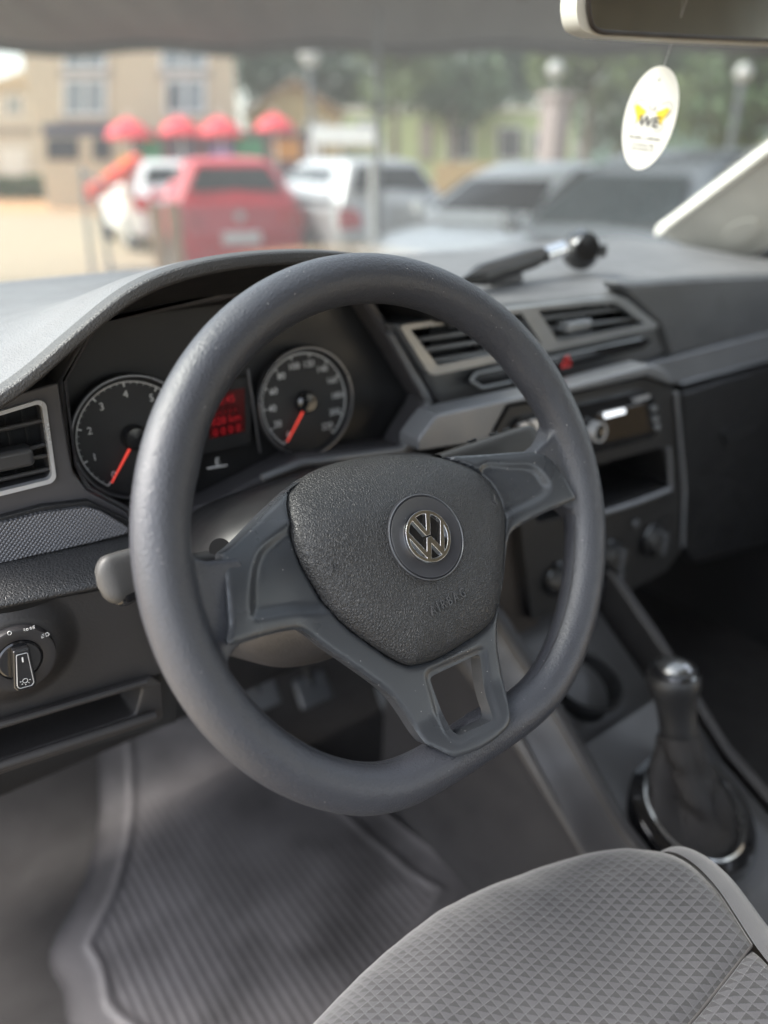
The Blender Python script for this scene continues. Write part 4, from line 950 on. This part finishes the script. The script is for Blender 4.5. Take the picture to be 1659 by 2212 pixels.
gridsurf('bolster', bols, 50, 80, MT['bolster'], seat, smooth=80)
# front skirt of the cushion
def skirt(u, v):
    p = cush(u, 0); return p + Vector((0, -.02 * sm(v) * 1.0 + .0, -.30 * v))
gridsurf('front_skirt', skirt, 60, 12, MT['seat'], seat, smooth=80)
def skirt2(u, v):
    p = bols(1, u); return p + Vector((-.02 * v, 0, -.28 * v))
gridsurf('side_skirt', skirt2, 40, 8, MT['bolster'], seat, smooth=80)
gridsurf('bolster_front', lambda u, v: bols(u, 0) + Vector((0, -.02 * v, -.3 * v)), 20, 8, MT['bolster'], seat, smooth=80)

# ================================================================== OUTSIDE
GZ = -1.45
def M2(name, col, **k):
    MT[name] = mat(name, col, **k); return MT[name]
M2('sand', (.31, .25, .165), rough=.9, var=.15); M2('earth', (.42, .24, .12), rough=.95, var=.2); M2('beige', (.56, .47, .34), rough=.85); M2('pale', (.62, .58, .50), rough=.8)
M2('winglass', (.25, .29, .31), rough=.15); M2('darkwin', (.03, .035, .045), rough=.2); M2('slabgrey', (.33, .29, .25), rough=.8); M2('navy', (.035, .045, .09), rough=.5)
M2('yellowwall', (.58, .46, .24), rough=.85); M2('roofbrown', (.30, .20, .12), rough=.8); M2('lime', (.47, .54, .28), rough=.85); M2('redcloth', (.65, .05, .07), rough=.7)
M2('green_paint', (.04, .25, .12), rough=.6); M2('blue_paint', (.10, .13, .22), rough=.6); M2('violet', (.25, .16, .50), rough=.6); M2('orange', (.60, .28, .06), rough=.6); M2('maroon', (.10, .04, .05), rough=.7)
M2('playred', (.70, .07, .03), rough=.45); M2('playyellow', (.75, .50, .04), rough=.45); M2('steel', (.10, .11, .12), rough=.5, metal=.3); M2('whitep', (.75, .75, .73), rough=.5)
M2('leaf', (.045, .085, .028), rough=.6, var=.3); M2('leaf2', (.085, .12, .035), rough=.6, var=.3); M2('leaf3', (.025, .05, .024), rough=.6, var=.3); M2('bark', (.16, .13, .10), rough=.9); M2('tyre', (.02, .02, .02), rough=.8)
M2('carred', (.50, .004, .022), rough=.35, coat=.1, var=.03); M2('carsilver', (.46, .47, .48), rough=.3, coat=.4, metal=.3, var=.03); M2('carwhite', (.78, .79, .78), rough=.3, coat=.4, var=.03); M2('cardark', (.07, .08, .09), rough=.3, coat=.3, var=.03)
M2('carglass', (.012, .018, .02), rough=.2, spec=.25); M2('lamp_red', (.45, .03, .03), rough=.2); M2('platew', (.7, .7, .72), rough=.4); M2('shade', (.07, .072, .066), rough=.85); M2('glow', (.34, .34, .33), rough=.3)
g = mesh_obj('ground', [(-150, -60, GZ), (200, -60, GZ), (200, 260, GZ), (-150, 260, GZ)], [(0, 1, 2, 3)], MT['sand']); tag(g, 'pale sandy yard around the parked cars', None, kind='structure')
e = PZ(-300, 452, GZ); e2 = PZ(560, 452, GZ)
g = mesh_obj('path', [p + Vector((0, 0, .01)) for p in (PZ(-600, 462, GZ), PZ(900, 462, GZ), PZ(900, 408, GZ), PZ(-600, 408, GZ))], [(0, 1, 2, 3)], MT['earth']); tag(g, 'strip of bare orange earth by the playground', None, kind='structure')
def prism(name, base, z0, z1, m, parent=None, bev=.02):
    n = len(base); vs = [Vector((p[0], p[1], z0)) for p in base] + [Vector((p[0], p[1], z1)) for p in base]
    fs = [tuple(range(n)), tuple(range(n, 2 * n))] + [(i, (i + 1) % n, n + (i + 1) % n, n + i) for i in range(n)]
    o = mesh_obj(name, vs, fs, m, parent, 30, recalc=True)
    if bev: bevel(o, bev, 2)
    return o
def bldg(name, label, cat, pxl, pxr, ytop, dist, depth, m, wins=(), group=None):
    L, Rr = AT(pxl, 300, dist), AT(pxr, 300, dist); L.z = Rr.z = GZ; u = (Rr - L).normalized(); bk = Vector((-u.y, u.x, 0)); 
    if bk.dot(L) < 0: bk = -bk
    zt = AT((pxl + pxr) / 2, ytop, dist).z; t = thing(name, label, cat, (L + Rr) / 2, group)
    prism('wall', [L, Rr, Rr + bk * depth, L + bk * depth], GZ, zt, m, t)
    fp = lambda px, py, off=-.05: PP(px, py, L + bk * off, bk)
    for (x0, y0, x1, y1, wm, nm) in wins:
        w0 = slab(nm, [fp(x0, y0), fp(x1, y0), fp(x1, y1), fp(x0, y1)], .15, MT[wm], t, bev=.01, dirv=bk)
        if nm == 'window':
            slab('frame', [fp(x0 - 3, y0 - 3, -.1), fp(x1 + 3, y0 - 3, -.1), fp(x1 + 3, y1 + 3, -.1), fp(x0 - 3, y1 + 3, -.1)], .08, MT['whitep'], w0, bev=0, dirv=bk, holes=[[fp(x0 + 3, y0 + 3, -.1), fp((x0 + x1) / 2 - 2, y0 + 3, -.1), fp((x0 + x1) / 2 - 2, y1 - 3, -.1), fp(x0 + 3, y1 - 3, -.1)], [fp((x0 + x1) / 2 + 2, y0 + 3, -.1), fp(x1 - 3, y0 + 3, -.1), fp(x1 - 3, y1 - 3, -.1), fp((x0 + x1) / 2 + 2, y1 - 3, -.1)]])
    return t, fp, bk, L, Rr, zt
bldg('apartment_building', 'beige three-storey apartment block with two columns of white balconies', 'building', 78, 517, 40, 30, 9, MT['beige'],
     [(138, 60, 228, 150, 'winglass', 'window'), (138, 172, 228, 248, 'winglass', 'window'), (348, 60, 445, 150, 'winglass', 'window'), (358, 172, 442, 244, 'winglass', 'window'),
      (126, 150, 240, 170, 'slabgrey', 'balcony'), (340, 152, 456, 170, 'slabgrey', 'balcony'), (126, 246, 240, 262, 'slabgrey', 'balcony'), (92, 268, 240, 292, 'navy', 'shop_sign'), (100, 298, 170, 345, 'darkwin', 'shop_window'), (200, 298, 240, 345, 'darkwin', 'shop_window'), (362, 182, 380, 244, 'darkwin', 'door')])
t, fp, bk, L, Rr, zt = bldg('house', 'pale cream house at the left edge with a sloped roof line', 'house', -160, 92, 178, 40, 8, MT['pale'], [(12, 205, 48, 250, 'winglass', 'window'), (0, 320, 60, 380, 'whitep', 'gate_panel'), (-60, 275, 90, 292, 'slabgrey', 'ledge')])
slab('roof', [fp(-160, 150, -.4), fp(0, 170, -.4), fp(98, 128, -.4), fp(98, 180, -.4), fp(-160, 186, -.4)], 8.5, MT['beige'], t, bev=.02, dirv=bk)
t, fp, bk, L, Rr, zt = bldg('house', 'yellow gabled house behind the red parasols', 'house', 535, 735, 238, 34, 9, MT['yellowwall'], [(660, 265, 700, 300, 'darkwin', 'window'), (575, 262, 610, 300, 'darkwin', 'window')])
slab('gable', [fp(535, 240, .0), fp(635, 178, .0), fp(735, 240, .0)], 9, MT['yellowwall'], t, bev=.01, dirv=bk)
for (a, b) in (((524, 240), (636, 166)), ((746, 242), (634, 166))): slab('roof', [fp(*a, -.5), fp(*b, -.5), fp(b[0], b[1] + 10, -.5), fp(a[0], a[1] + 10, -.5)], 10, MT['roofbrown'], t, bev=.01, dirv=bk)
bldg('school_building', 'long low lime green building with pillars beyond the silver cars', 'building', 742, 1240, 232, 38, 8, MT['lime'],
     [(770, 262, 812, 300, 'winglass', 'window'), (905, 262, 935, 345, 'slabgrey', 'shutter'), (965, 270, 1020, 345, 'darkwin', 'window'), (1076, 275, 1128, 345, 'darkwin', 'window'), (1150, 285, 1185, 340, 'winglass', 'window'), (742, 232, 1240, 244, 'pale', 'fascia_board')])
wl_ = bldg('garden_wall', 'ochre low garden wall right of the silver cars', 'wall', 940, 1110, 352, 24, .3, M2('ochre', (.34, .24, .12), rough=.9))
bldg('shop_kiosk', 'dark maroon market kiosk under the red parasols', 'kiosk', 282, 700, 286, 28, 2.5, MT['maroon'], [(276, 283, 706, 292, 'steel', 'roof_edge')])
for x0, x1, y0, y1, mm_, cn in ((300, 348, 350, 300, 'green_paint', 'green'), (372, 412, 348, 298, 'blue_paint', 'slate blue'), (452, 502, 352, 312, 'violet', 'violet'), (505, 570, 344, 298, 'green_paint', 'bright green'), (585, 650, 344, 300, 'orange', 'orange')):
    A, B = AT(x0, y1, 26.5), AT(x1, y1, 26.5); A2, B2 = AT(x1, y0, 26.5), AT(x0, y0, 26.5)
    t = thing('play_panel', {'green': 'dull green play panel, leftmost in front of the maroon kiosk', 'slate blue': 'slate blue play panel in front of the maroon kiosk', 'violet': 'violet play panel above the red hatchback roof', 'bright green': 'green play panel beside the violet one', 'orange': 'orange play panel nearest the white awning'}[cn], 'play panel', (A + B) / 2, 'coloured play panels in the playground')
    slab('board', [A, B, Vector((B.x, B.y, A2.z)), Vector((A.x, A.y, A2.z))], .05, MT[mm_], t, bev=.01)
    for P in (A, B): tube('post', [Vector((P.x, P.y, GZ)), Vector((P.x, P.y, A.z + .05))], .035, MT['steel'], t, seg=8)
def parasol(px, py, rp, d, label):
    c = AT(px, py, d); r = rp / FPX * d * 1.02; t = thing('parasol', label, 'parasol', (c.x, c.y, GZ), 'red parasols over the kiosk')
    lathe('canopy', [(r, 0), (r * .98, .02), (r * .70, r * .34), (r * .35, r * .52), (.02, r * .66)], c - Vector((0, 0, r * .45)), (0, 0, 1), MT['redcloth'], t, seg=8, smooth=20)
    lathe('valance', [(r * .99, -.12 * r), (r, 0), (r * .97, .01)], c - Vector((0, 0, r * .45)), (0, 0, 1), MT['redcloth'], t, seg=8, smooth=20)
    tube('pole', [Vector((c.x, c.y, GZ)), c + Vector((0, 0, r * .4))], .03, MT['whitep'], t, seg=8)
for a in ((277, 266, 45, 26, 'red parasol furthest left above the playground'), (387, 262, 42, 26, 'red parasol in the middle of the pair before the beige block'), (474, 262, 44, 26, 'red parasol right of its twin at the beige block corner'), (592, 254, 40, 26, 'red parasol in front of the yellow gabled house')): parasol(*a)
# slide
sl_ = thing('playground_slide', 'red and yellow playground slide left of the red hatchback', 'slide', AT(250, 430, 15))
A, B = AT(300, 352, 15), AT(196, 428, 14.2); pr_ = Vector((.1, .5, 0))
slab('chute', [A, A + pr_, B + pr_, B], .08, MT['playred'], sl_, bev=.02); 
for o_ in (Vector(), pr_): tube('side_rail', [A + o_ + Vector((0, 0, .06)), B + o_ + Vector((0, 0, .06))], .09, MT['playred'], sl_)
slab('panel', [AT(262, 335, 15), AT(300, 345, 15), AT(290, 385, 15), AT(262, 380, 15)], .05, MT['playyellow'], sl_, bev=.01)
slab('panel', [AT(222, 375, 14.6), AT(250, 375, 14.6), AT(246, 404, 14.6), AT(222, 404, 14.6)], .05, MT['playyellow'], sl_, bev=.01)
for px in (262, 298): p = AT(px, 350, 15.2); tube('post', [Vector((p.x, p.y, GZ)), p], .04, MT['playyellow'], sl_)
# green low barrier and white car far left
def car(label, px, pz_top, d, heading, m, W=1.72, Lh=3.9, H=1.48, kind='hatch', anchor='rear', group='cars parked in the yard', name='parked_car', z0=None):
    """heading: degrees clockwise from +Y; anchored at the middle of its rear or its front"""
    p = AT(px, 400, d); hd = Vector((math.sin(R(heading)), math.cos(R(heading)), 0)); rt_ = Vector((hd.y, -hd.x, 0))
    o = Vector((p.x, p.y, GZ)) + hd * (Lh / 2 if anchor == 'rear' else -Lh / 2)
    t = thing(name, label, 'car', o, group)
    Mx = Matrix.Translation(o) @ Matrix((rt_, hd, Vector((0, 0, 1)))).transposed().to_4x4()
    T = lambda x, y, z: Mx @ Vector((x, y, z))
    h2 = Lh / 2
    if kind == 'hatch':
        low = [(-h2, .42), (-h2 - .03, .62), (-h2 + .05, .98), (-h2 + .9, .98), (.45, .93), (h2 - .35, .80), (h2 - .05, .66), (h2, .45), (h2 - .08, .25), (-h2 + .08, .25)]
        cab = [(-h2 + .07, .96), (-h2 + .42, H - .05), (-h2 + 1.0, H), (.05, H - .02), (.40, H - .12), (1.08, .92)]
    else:
        low = [(-h2, .42), (-h2 - .02, .65), (-h2 + .08, .96), (-h2 + .7, .98), (.55, .92), (h2 - .4, .78), (h2 - .04, .62), (h2, .42), (h2 - .08, .22), (-h2 + .08, .22)]
        cab = [(-h2 + .55, .95), (-h2 + 1.25, H - .06), (-h2 + 1.8, H), (-.05, H - .01), (.30, H - .10), (1.12, .90)]
    def loft(name, prof, hw, parent, mm):
        vs = []; n = len(prof); ks = 0
        secs = [(-1, .78), (-.97, .88), (-.88, .955), (-.6, 1.0), (0, 1.03), (.6, 1.0), (.88, .955), (.97, .88), (1, .78)]; ns_ = len(secs)
        cy = sum(q_[0] for q_ in prof) / n; czz = sum(q_[1] for q_ in prof) / n
        for s, k in secs: vs += [T(s * hw(q_[1]), cy + (q_[0] - cy) * k, czz + (q_[1] - czz) * k) for q_ in prof]
        fs = [tuple(range(n)), tuple(range((ns_ - 1) * n, ns_ * n))] + [(j * n + i, j * n + (i + 1) % n, (j + 1) * n + (i + 1) % n, (j + 1) * n + i) for j in range(ns_ - 1) for i in range(n)]
        o_ = mesh_obj(name, vs, fs, mm, parent, 30, recalc=True); bevel(o_, .07, 4, 20); return o_
    hw1 = lambda z: W / 2 * (1 - .05 * abs(z - .6)); tp = lambda z: W / 2 * (.96 - .62 * (z - .93))
    body_ = loft('body', low, hw1, t, m); loft('cabin', cab, tp, t, m)
    def pane(pts, nm='window'): return slab(nm, [T(*p_) for p_ in pts], .03, MT['carglass'], t, bev=.01)
    c0, c1, c3, c5 = cab[0], cab[1], cab[-2], cab[-1]
    def lerp(a, b, k): return (a[0] + (b[0] - a[0]) * k, a[1] + (b[1] - a[1]) * k)
    for s in (1,):
        a = lerp(c0, c1, .34); b = lerp(c0, c1, .86); xa, xb = tp(a[1]) * .80, tp(b[1]) * .74
        pane([(-xa, a[0] - .035, a[1] + .01), (xa, a[0] - .035, a[1] + .01), (xb, b[0] - .035, b[1] + .01), (-xb, b[0] - .035, b[1] + .01)], 'rear_window')
        a = lerp(c5, c3, .22); b = lerp(c5, c3, .84); xa, xb = tp(a[1]) * .80, tp(b[1]) * .76
        pane([(-xa, a[0] + .04, a[1] + .01), (xa, a[0] + .04, a[1] + .01), (xb, b[0] + .04, b[1] + .01), (-xb, b[0] + .04, b[1] + .01)], 'windscreen')
    for s in (-1, 1):
        y0, y1 = cab[0][0] + .45, cab[-1][0] - .25; mid_ = (y0 + y1) / 2
        for (a, b, c_, d_) in (((y0 - .05, .99), (mid_ - .04, .99), (mid_ - .04, H - .12), (y0 + .25, H - .14)), ((mid_ + .04, .99), (y1, .98), (cab[-2][0] + .02, H - .17), (mid_ + .04, H - .12))):
            slab('side_window', [T(s * (tp(p_[1]) + .012), *p_) for p_ in (a, b, c_, d_)], .03, MT['carglass'], t, bev=.008)
        for y in (-h2 + .72, h2 - .78):
            wc = T(s * (W / 2 - .08), y, .31); wh = lathe('wheel', [(.17, -.09), (.29, -.09), (.31, -.06), (.31, .06), (.29, .09), (.20, .10), (.19, .07), (0, .07)], wc, rt_ * s, MT['tyre'], t, seg=28, cap=True)
            lathe('rim', [(0, .085), (.05, .09), (.17, .085), (.19, .10)], wc, rt_ * s, MT['carsilver'], wh, seg=20)
        slab('tail_light', [T(s * W / 2 * .97, -h2 - .03, .70), T(s * W / 2 * .62, -h2 - .10, .72), T(s * W / 2 * .66, -h2 - .04, .92), T(s * W / 2 * .94, -h2 + .02, .94)], .05, MT['lamp_red'], t, bev=.01)
        slab('headlight', [T(s * W / 2 * .95, h2 - .02, .56), T(s * W / 2 * .50, h2 + .02, .54), T(s * W / 2 * .55, h2 - .09, .68), T(s * W / 2 * .95, h2 - .22, .74)], .08, MT['glow'], t, bev=.01)
        mc = T(s * (W / 2 + .06), cab[-1][0] - .22, 1.0); lathe('door_mirror', [(0, -.05), (.07, -.04), (.09, .02), (0, .05)], mc, -hd, m, t, seg=16)
    slab('number_plate', [T(-.24, -h2 - .115, .52), T(.24, -h2 - .115, .52), T(.24, -h2 - .12, .66), T(-.24, -h2 - .12, .66)], .02, MT['platew'], t, bev=.004)
    slab('rear_bumper', [T(-W / 2 * .93, -h2 - .035, .28), T(W / 2 * .93, -h2 - .035, .28), T(W / 2 * .95, -h2 - .055, .44), T(-W / 2 * .95, -h2 - .055, .44)], .05, m if kind == 'hatch' else MT['tyre'], t, bev=.015)
    lathe('badge', [(0, .02), (.055, .018), (.06, 0)], T(0, -h2 - .06, .84), -hd, MT['carsilver'], t, seg=20)
    slab('grille', [T(-.35, h2 + .065, .36), T(.35, h2 + .065, .36), T(.42, h2 + .06, .52), T(-.42, h2 + .06, .52)], .03, MT['tyre'], t, bev=.01)
    return t
car('bright red hatchback seen from behind beyond the visor', 512, 0, 10.2, 20, MT['carred'], W=1.74, H=1.52)
car('silver estate car parked right of the red hatchback', 862, 0, 10.2, 12, MT['carsilver'], W=1.74, H=1.52, Lh=4.2)
car('white saloon facing the camera behind the dark car', 900, 0, 7.4, 255, MT['carwhite'], kind='sedan', anchor='front', Lh=4.4, H=1.46)
car('dark blue-grey hatchback nearest the windscreen pillar', 1085, 0, 5.2, 266, MT['cardark'], kind='hatch', anchor='front', Lh=4.1, H=1.56)
car('white hatchback half hidden left of the red hatchback', 388, 0, 14.5, 8, MT['carwhite'], Lh=3.8, H=1.5)
car('small silver car far off by the beige block on the left', 120, 0, 37, 80, MT['carsilver'], Lh=3.9)
hdg = thing('hedge', 'low clipped green hedge in front of the far silver car', 'hedge', AT(80, 385, 21))
# canopy
zc_ = 1.22
def cano(u, v):
    A = PZ(-900 + 3600 * u, 96, zc_); vd = Vector((FW.x, FW.y, 0)).normalized(); P = A - vd * 3.3 * v
    return P + Vector((0, 0, .05 * v * math.sin(u * 230) + .05 * math.sin(v * 3.1) + .25 * v + .03 * math.sin(u * 60 + v * 3)))
cn_ = thing('shade_canopy', 'dark grey shade cloth canopy stretched over the parked cars', 'canopy', PZ(600, 96, zc_))
gridsurf('cloth', cano, 300, 16, MT['shade'], cn_, smooth=80, thick=.01)
gridsurf('valance', lambda u, v: cano(u, 0) - Vector((0, 0, .10 * v)), 300, 2, MT['shade'], cn_, smooth=80, thick=.01)
for px, d in ((817, 8.3),):
    P = AT(px, 300, d); tube('post', [Vector((P.x, P.y, GZ)), Vector((P.x, P.y, zc_ + .1))], .032, MT['steel'], cn_, seg=12)
P = AT(806, 300, 8.6); tube('post', [Vector((P.x, P.y, GZ)), Vector((P.x, P.y, .0))], .05, MT['whitep'], cn_, seg=12)
# metal stand and bollards in front of the playground
fs_ = thing('metal_barrier', 'dark tubular metal barrier standing left of the red hatchback', 'barrier', AT(215, 600, 6))
for a, b in (((176, 360), (205, 640)), ((205, 400), (250, 640)), ((176, 372), (236, 400)), ((228, 585), (330, 580))):
    tube('tube', [AT(*a, 7), AT(*b, 6.6)], .018, MT['steel'], fs_, seg=10)
for k, (px, c_) in enumerate(((335, 'roofbrown'), (372, 'roofbrown'))):
    A = AT(px, 440, 8.2); t = tube('wooden_post', [Vector((A.x, A.y, GZ)), A], .07, MT[c_], None, seg=12)
    tag(t, ('reddish wooden post further from the red hatchback', 'reddish wooden post touching the edge of the red hatchback')[k], 'post', 'wooden posts left of the red hatchback')
# lamps
def lampost(px, py, rp, d, label, arms=1, h=None):
    c = AT(px, py, d); t = thing('street_lamp', label, 'street lamp', (c.x, c.y, GZ), 'street lamps'); r = rp / FPX * d
    tube('pole', [Vector((c.x, c.y, GZ)), c], .06, MT['steel'], t, seg=10)
    lathe('globe', [(.0, -r), (r * .6, -r * .8), (r, 0), (r * .7, r * .75), (0, r)], c, (0, 0, 1), MT['glow'], t, seg=24)
lampost(668, 120, 19, 20, 'street lamp with a white globe above the yellow house'); lampost(1200, 152, 16, 20, 'street lamp with white globe left of the hanging tag'); lampost(1606, 158, 15, 18, 'street lamp with pinkish globe right of the hanging tag')
bx_ = thing('kiosk_awning', 'flat white awning on legs behind the silver estate car', 'awning', AT(745, 300, 18))
A, B = AT(672, 272, 18), AT(825, 276, 18); dd_ = Vector((FW.x, FW.y, 0)).normalized() * 2
slab('top', [A, B, B + Vector((0, 0, -.34)), A + Vector((0, 0, -.34))], 2, MT['whitep'], bx_, bev=.02, dirv=dd_ / 2)
for P in (A, B, A + dd_, B + dd_): tube('leg', [Vector((P.x, P.y, GZ)), P - Vector((0, 0, .3))], .05, MT['whitep'], bx_, seg=10)
cp = AT(1203, 215, 16); t = thing('concrete_pillar', 'pinkish concrete gate pillar left of the hanging tag', 'pillar', (cp.x, cp.y, GZ)); M2('pink', (.24, .20, .19), rough=.8)
prism('shaft', [cp + Vector(p) for p in ((-.2, -.2, 0), (.2, -.2, 0), (.2, .2, 0), (-.2, .2, 0))], GZ, cp.z, MT['pink'], t)
prism('cap', [cp + Vector(p) for p in ((-.26, -.26, 0), (.26, -.26, 0), (.26, .26, 0), (-.26, .26, 0))], cp.z, cp.z + .12, MT['pink'], t)
# trees
def tree(px, py, rp, d, m, label, name='tree', sq=.8, n=2400):
    c = AT(px, py, d); r = rp / FPX * d; t = thing(name, label, 'tree', (c.x, c.y, GZ), 'trees beyond the yard')
    tube('trunk', [Vector((c.x, c.y, GZ)), Vector((c.x + .1, c.y, (GZ + c.z) / 2)), c], lambda k: .22 - .12 * k, MT['bark'], t, seg=10)
    V = []; F = []; cl = [(Vector([random.gauss(0, .45) for _ in range(3)])) for _ in range(14)]
    for i in range(n):
        q0 = random.choice(cl); p = q0 + Vector([random.gauss(0, .22) for _ in range(3)])
        if p.length > 1.1: continue
        P = c + Vector((p.x * r, p.y * r, p.z * r * sq)); s = r * random.uniform(.05, .10); a = Vector([random.gauss(0, 1) for _ in range(3)]).normalized(); b = a.orthogonal().normalized(); a2 = a.cross(b); k = len(V)
        V += [P + b * s, P + a2 * s * .6, P - b * s, P - a2 * s * .6]; F.append((k, k + 1, k + 2, k + 3))
    for lx in range(3): e_ = c + Vector((random.uniform(-.5, .5) * r, random.uniform(-.5, .5) * r, random.uniform(.1, .5) * r)); tube('limb', [c - Vector((0, 0, .5 * r)), e_], .06, MT['bark'], t, seg=6)
    mesh_obj('crown', V, F, m, t, None)
TR = [(570, 150, 90, 46, 'leaf3', 'dark green tree rising behind the yellow gabled house roof'), (740, 160, 95, 48, 'leaf3', 'dark tree behind the first street lamp and white awning'), (850, 150, 95, 33, 'leaf2', 'yellow-green tree right of the dark canopy post'),
      (980, 175, 100, 36, 'leaf', 'mid green tree above the lime building centre'), (1090, 150, 90, 40, 'leaf3', 'dark tree behind the white globe lamp'), (1280, 150, 110, 30, 'leaf2', 'pale green tree just left of the hanging tag'), (1340, 260, 80, 34, 'leaf', 'low green tree directly behind the hanging tag'),
      (1440, 130, 110, 33, 'leaf', 'green tree right behind the hanging tag top'), (1560, 220, 120, 26, 'leaf2', 'light green tree between tag and pillar'), (1700, 180, 140, 24, 'leaf', 'green tree cut by the right edge of the picture'), (930, 90, 90, 50, 'leaf3', 'far dark tree high behind the lime building'), (1180, 70, 110, 50, 'leaf3', 'far dark tree crowning the skyline near the mirror')]
for px, py, rp, d, mm_, lb in TR: tree(px, py, rp, d, MT[mm_], lb)
hv = []; hf = []
c0_ = AT(-40, 392, 36); c1_ = AT(230, 390, 36)
for i in range(1800):
    p = c0_.lerp(c1_, random.random()) + Vector((random.gauss(0, .2), random.gauss(0, .2), random.uniform(-.65, .2))); a = Vector([random.gauss(0, 1) for _ in range(3)]).normalized(); b = a.orthogonal().normalized(); a2 = a.cross(b); s = .11; k = len(hv)
    hv += [p + b * s, p + a2 * s * .6, p - b * s, p - a2 * s * .6]; hf.append((k, k + 1, k + 2, k + 3))
mesh_obj('foliage', hv, hf, MT['leaf'], hdg, None); tube('stem', [Vector((c0_.x, c0_.y, GZ)), c0_], .05, MT['bark'], hdg)
hill = gridsurf('hills', lambda u, v: (lambda P: Vector((P.x, P.y, GZ + 14 * math.sin(math.pi * min(1, v * .5 + .02)) * (.75 + .25 * math.sin(u * 9)) * sm((u - .30) * 6))))(AT(200 + 3000 * u, 300, 62 + 60 * v)), 60, 12, MT['leaf3'], None, smooth=80); tag(hill, 'wooded green hillside behind the houses', None, kind='structure')

# ================================================================== LIGHT
w = bpy.data.worlds.new('World'); SC.world = w; w.use_nodes = True; nt = w.node_tree
bg = nt.nodes['Background']; sky = nt.nodes.new('ShaderNodeTexSky'); sky.sky_type = 'NISHITA'; sky.sun_disc = False
SE, SA = 47, 303     # elevation, azimuth (clockwise from +Y)
sky.sun_elevation = R(SE); sky.sun_rotation = R(SA); sky.dust_density = 3.0; sky.ozone_density = 1.0; sky.air_density = 1.2
hs = nt.nodes.new('ShaderNodeHueSaturation'); hs.inputs['Saturation'].default_value = .42; nt.links.new(sky.outputs[0], hs.inputs['Color']); nt.links.new(hs.outputs[0], bg.inputs[0]); bg.inputs[1].default_value = .15
sd = bpy.data.lights.new('sun', 'SUN'); sd.energy = 1.5; sd.angle = R(20); sd.color = (1, .95, .88)
so_ = bpy.data.objects.new('sun', sd); COL.objects.link(so_)
dv = Vector((math.sin(R(SA)) * math.cos(R(SE)), math.cos(R(SA)) * math.cos(R(SE)), math.sin(R(SE))))
so_.rotation_euler = dv.to_track_quat('Z', 'Y').to_euler()
SC.view_settings.view_transform = 'Standard'; SC.view_settings.look = 'None'; SC.view_settings.exposure = 2.4; SC.view_settings.gamma = 1
SC.cycles.max_bounces = 8; SC.cycles.diffuse_bounces = 4; SC.cycles.glossy_bounces = 3; SC.cycles.transparent_max_bounces = 12
SC.cycles.sample_clamp_indirect = 6; SC.cycles.use_denoising = True
SC.cycles.caustics_reflective = False; SC.cycles.caustics_refractive = False
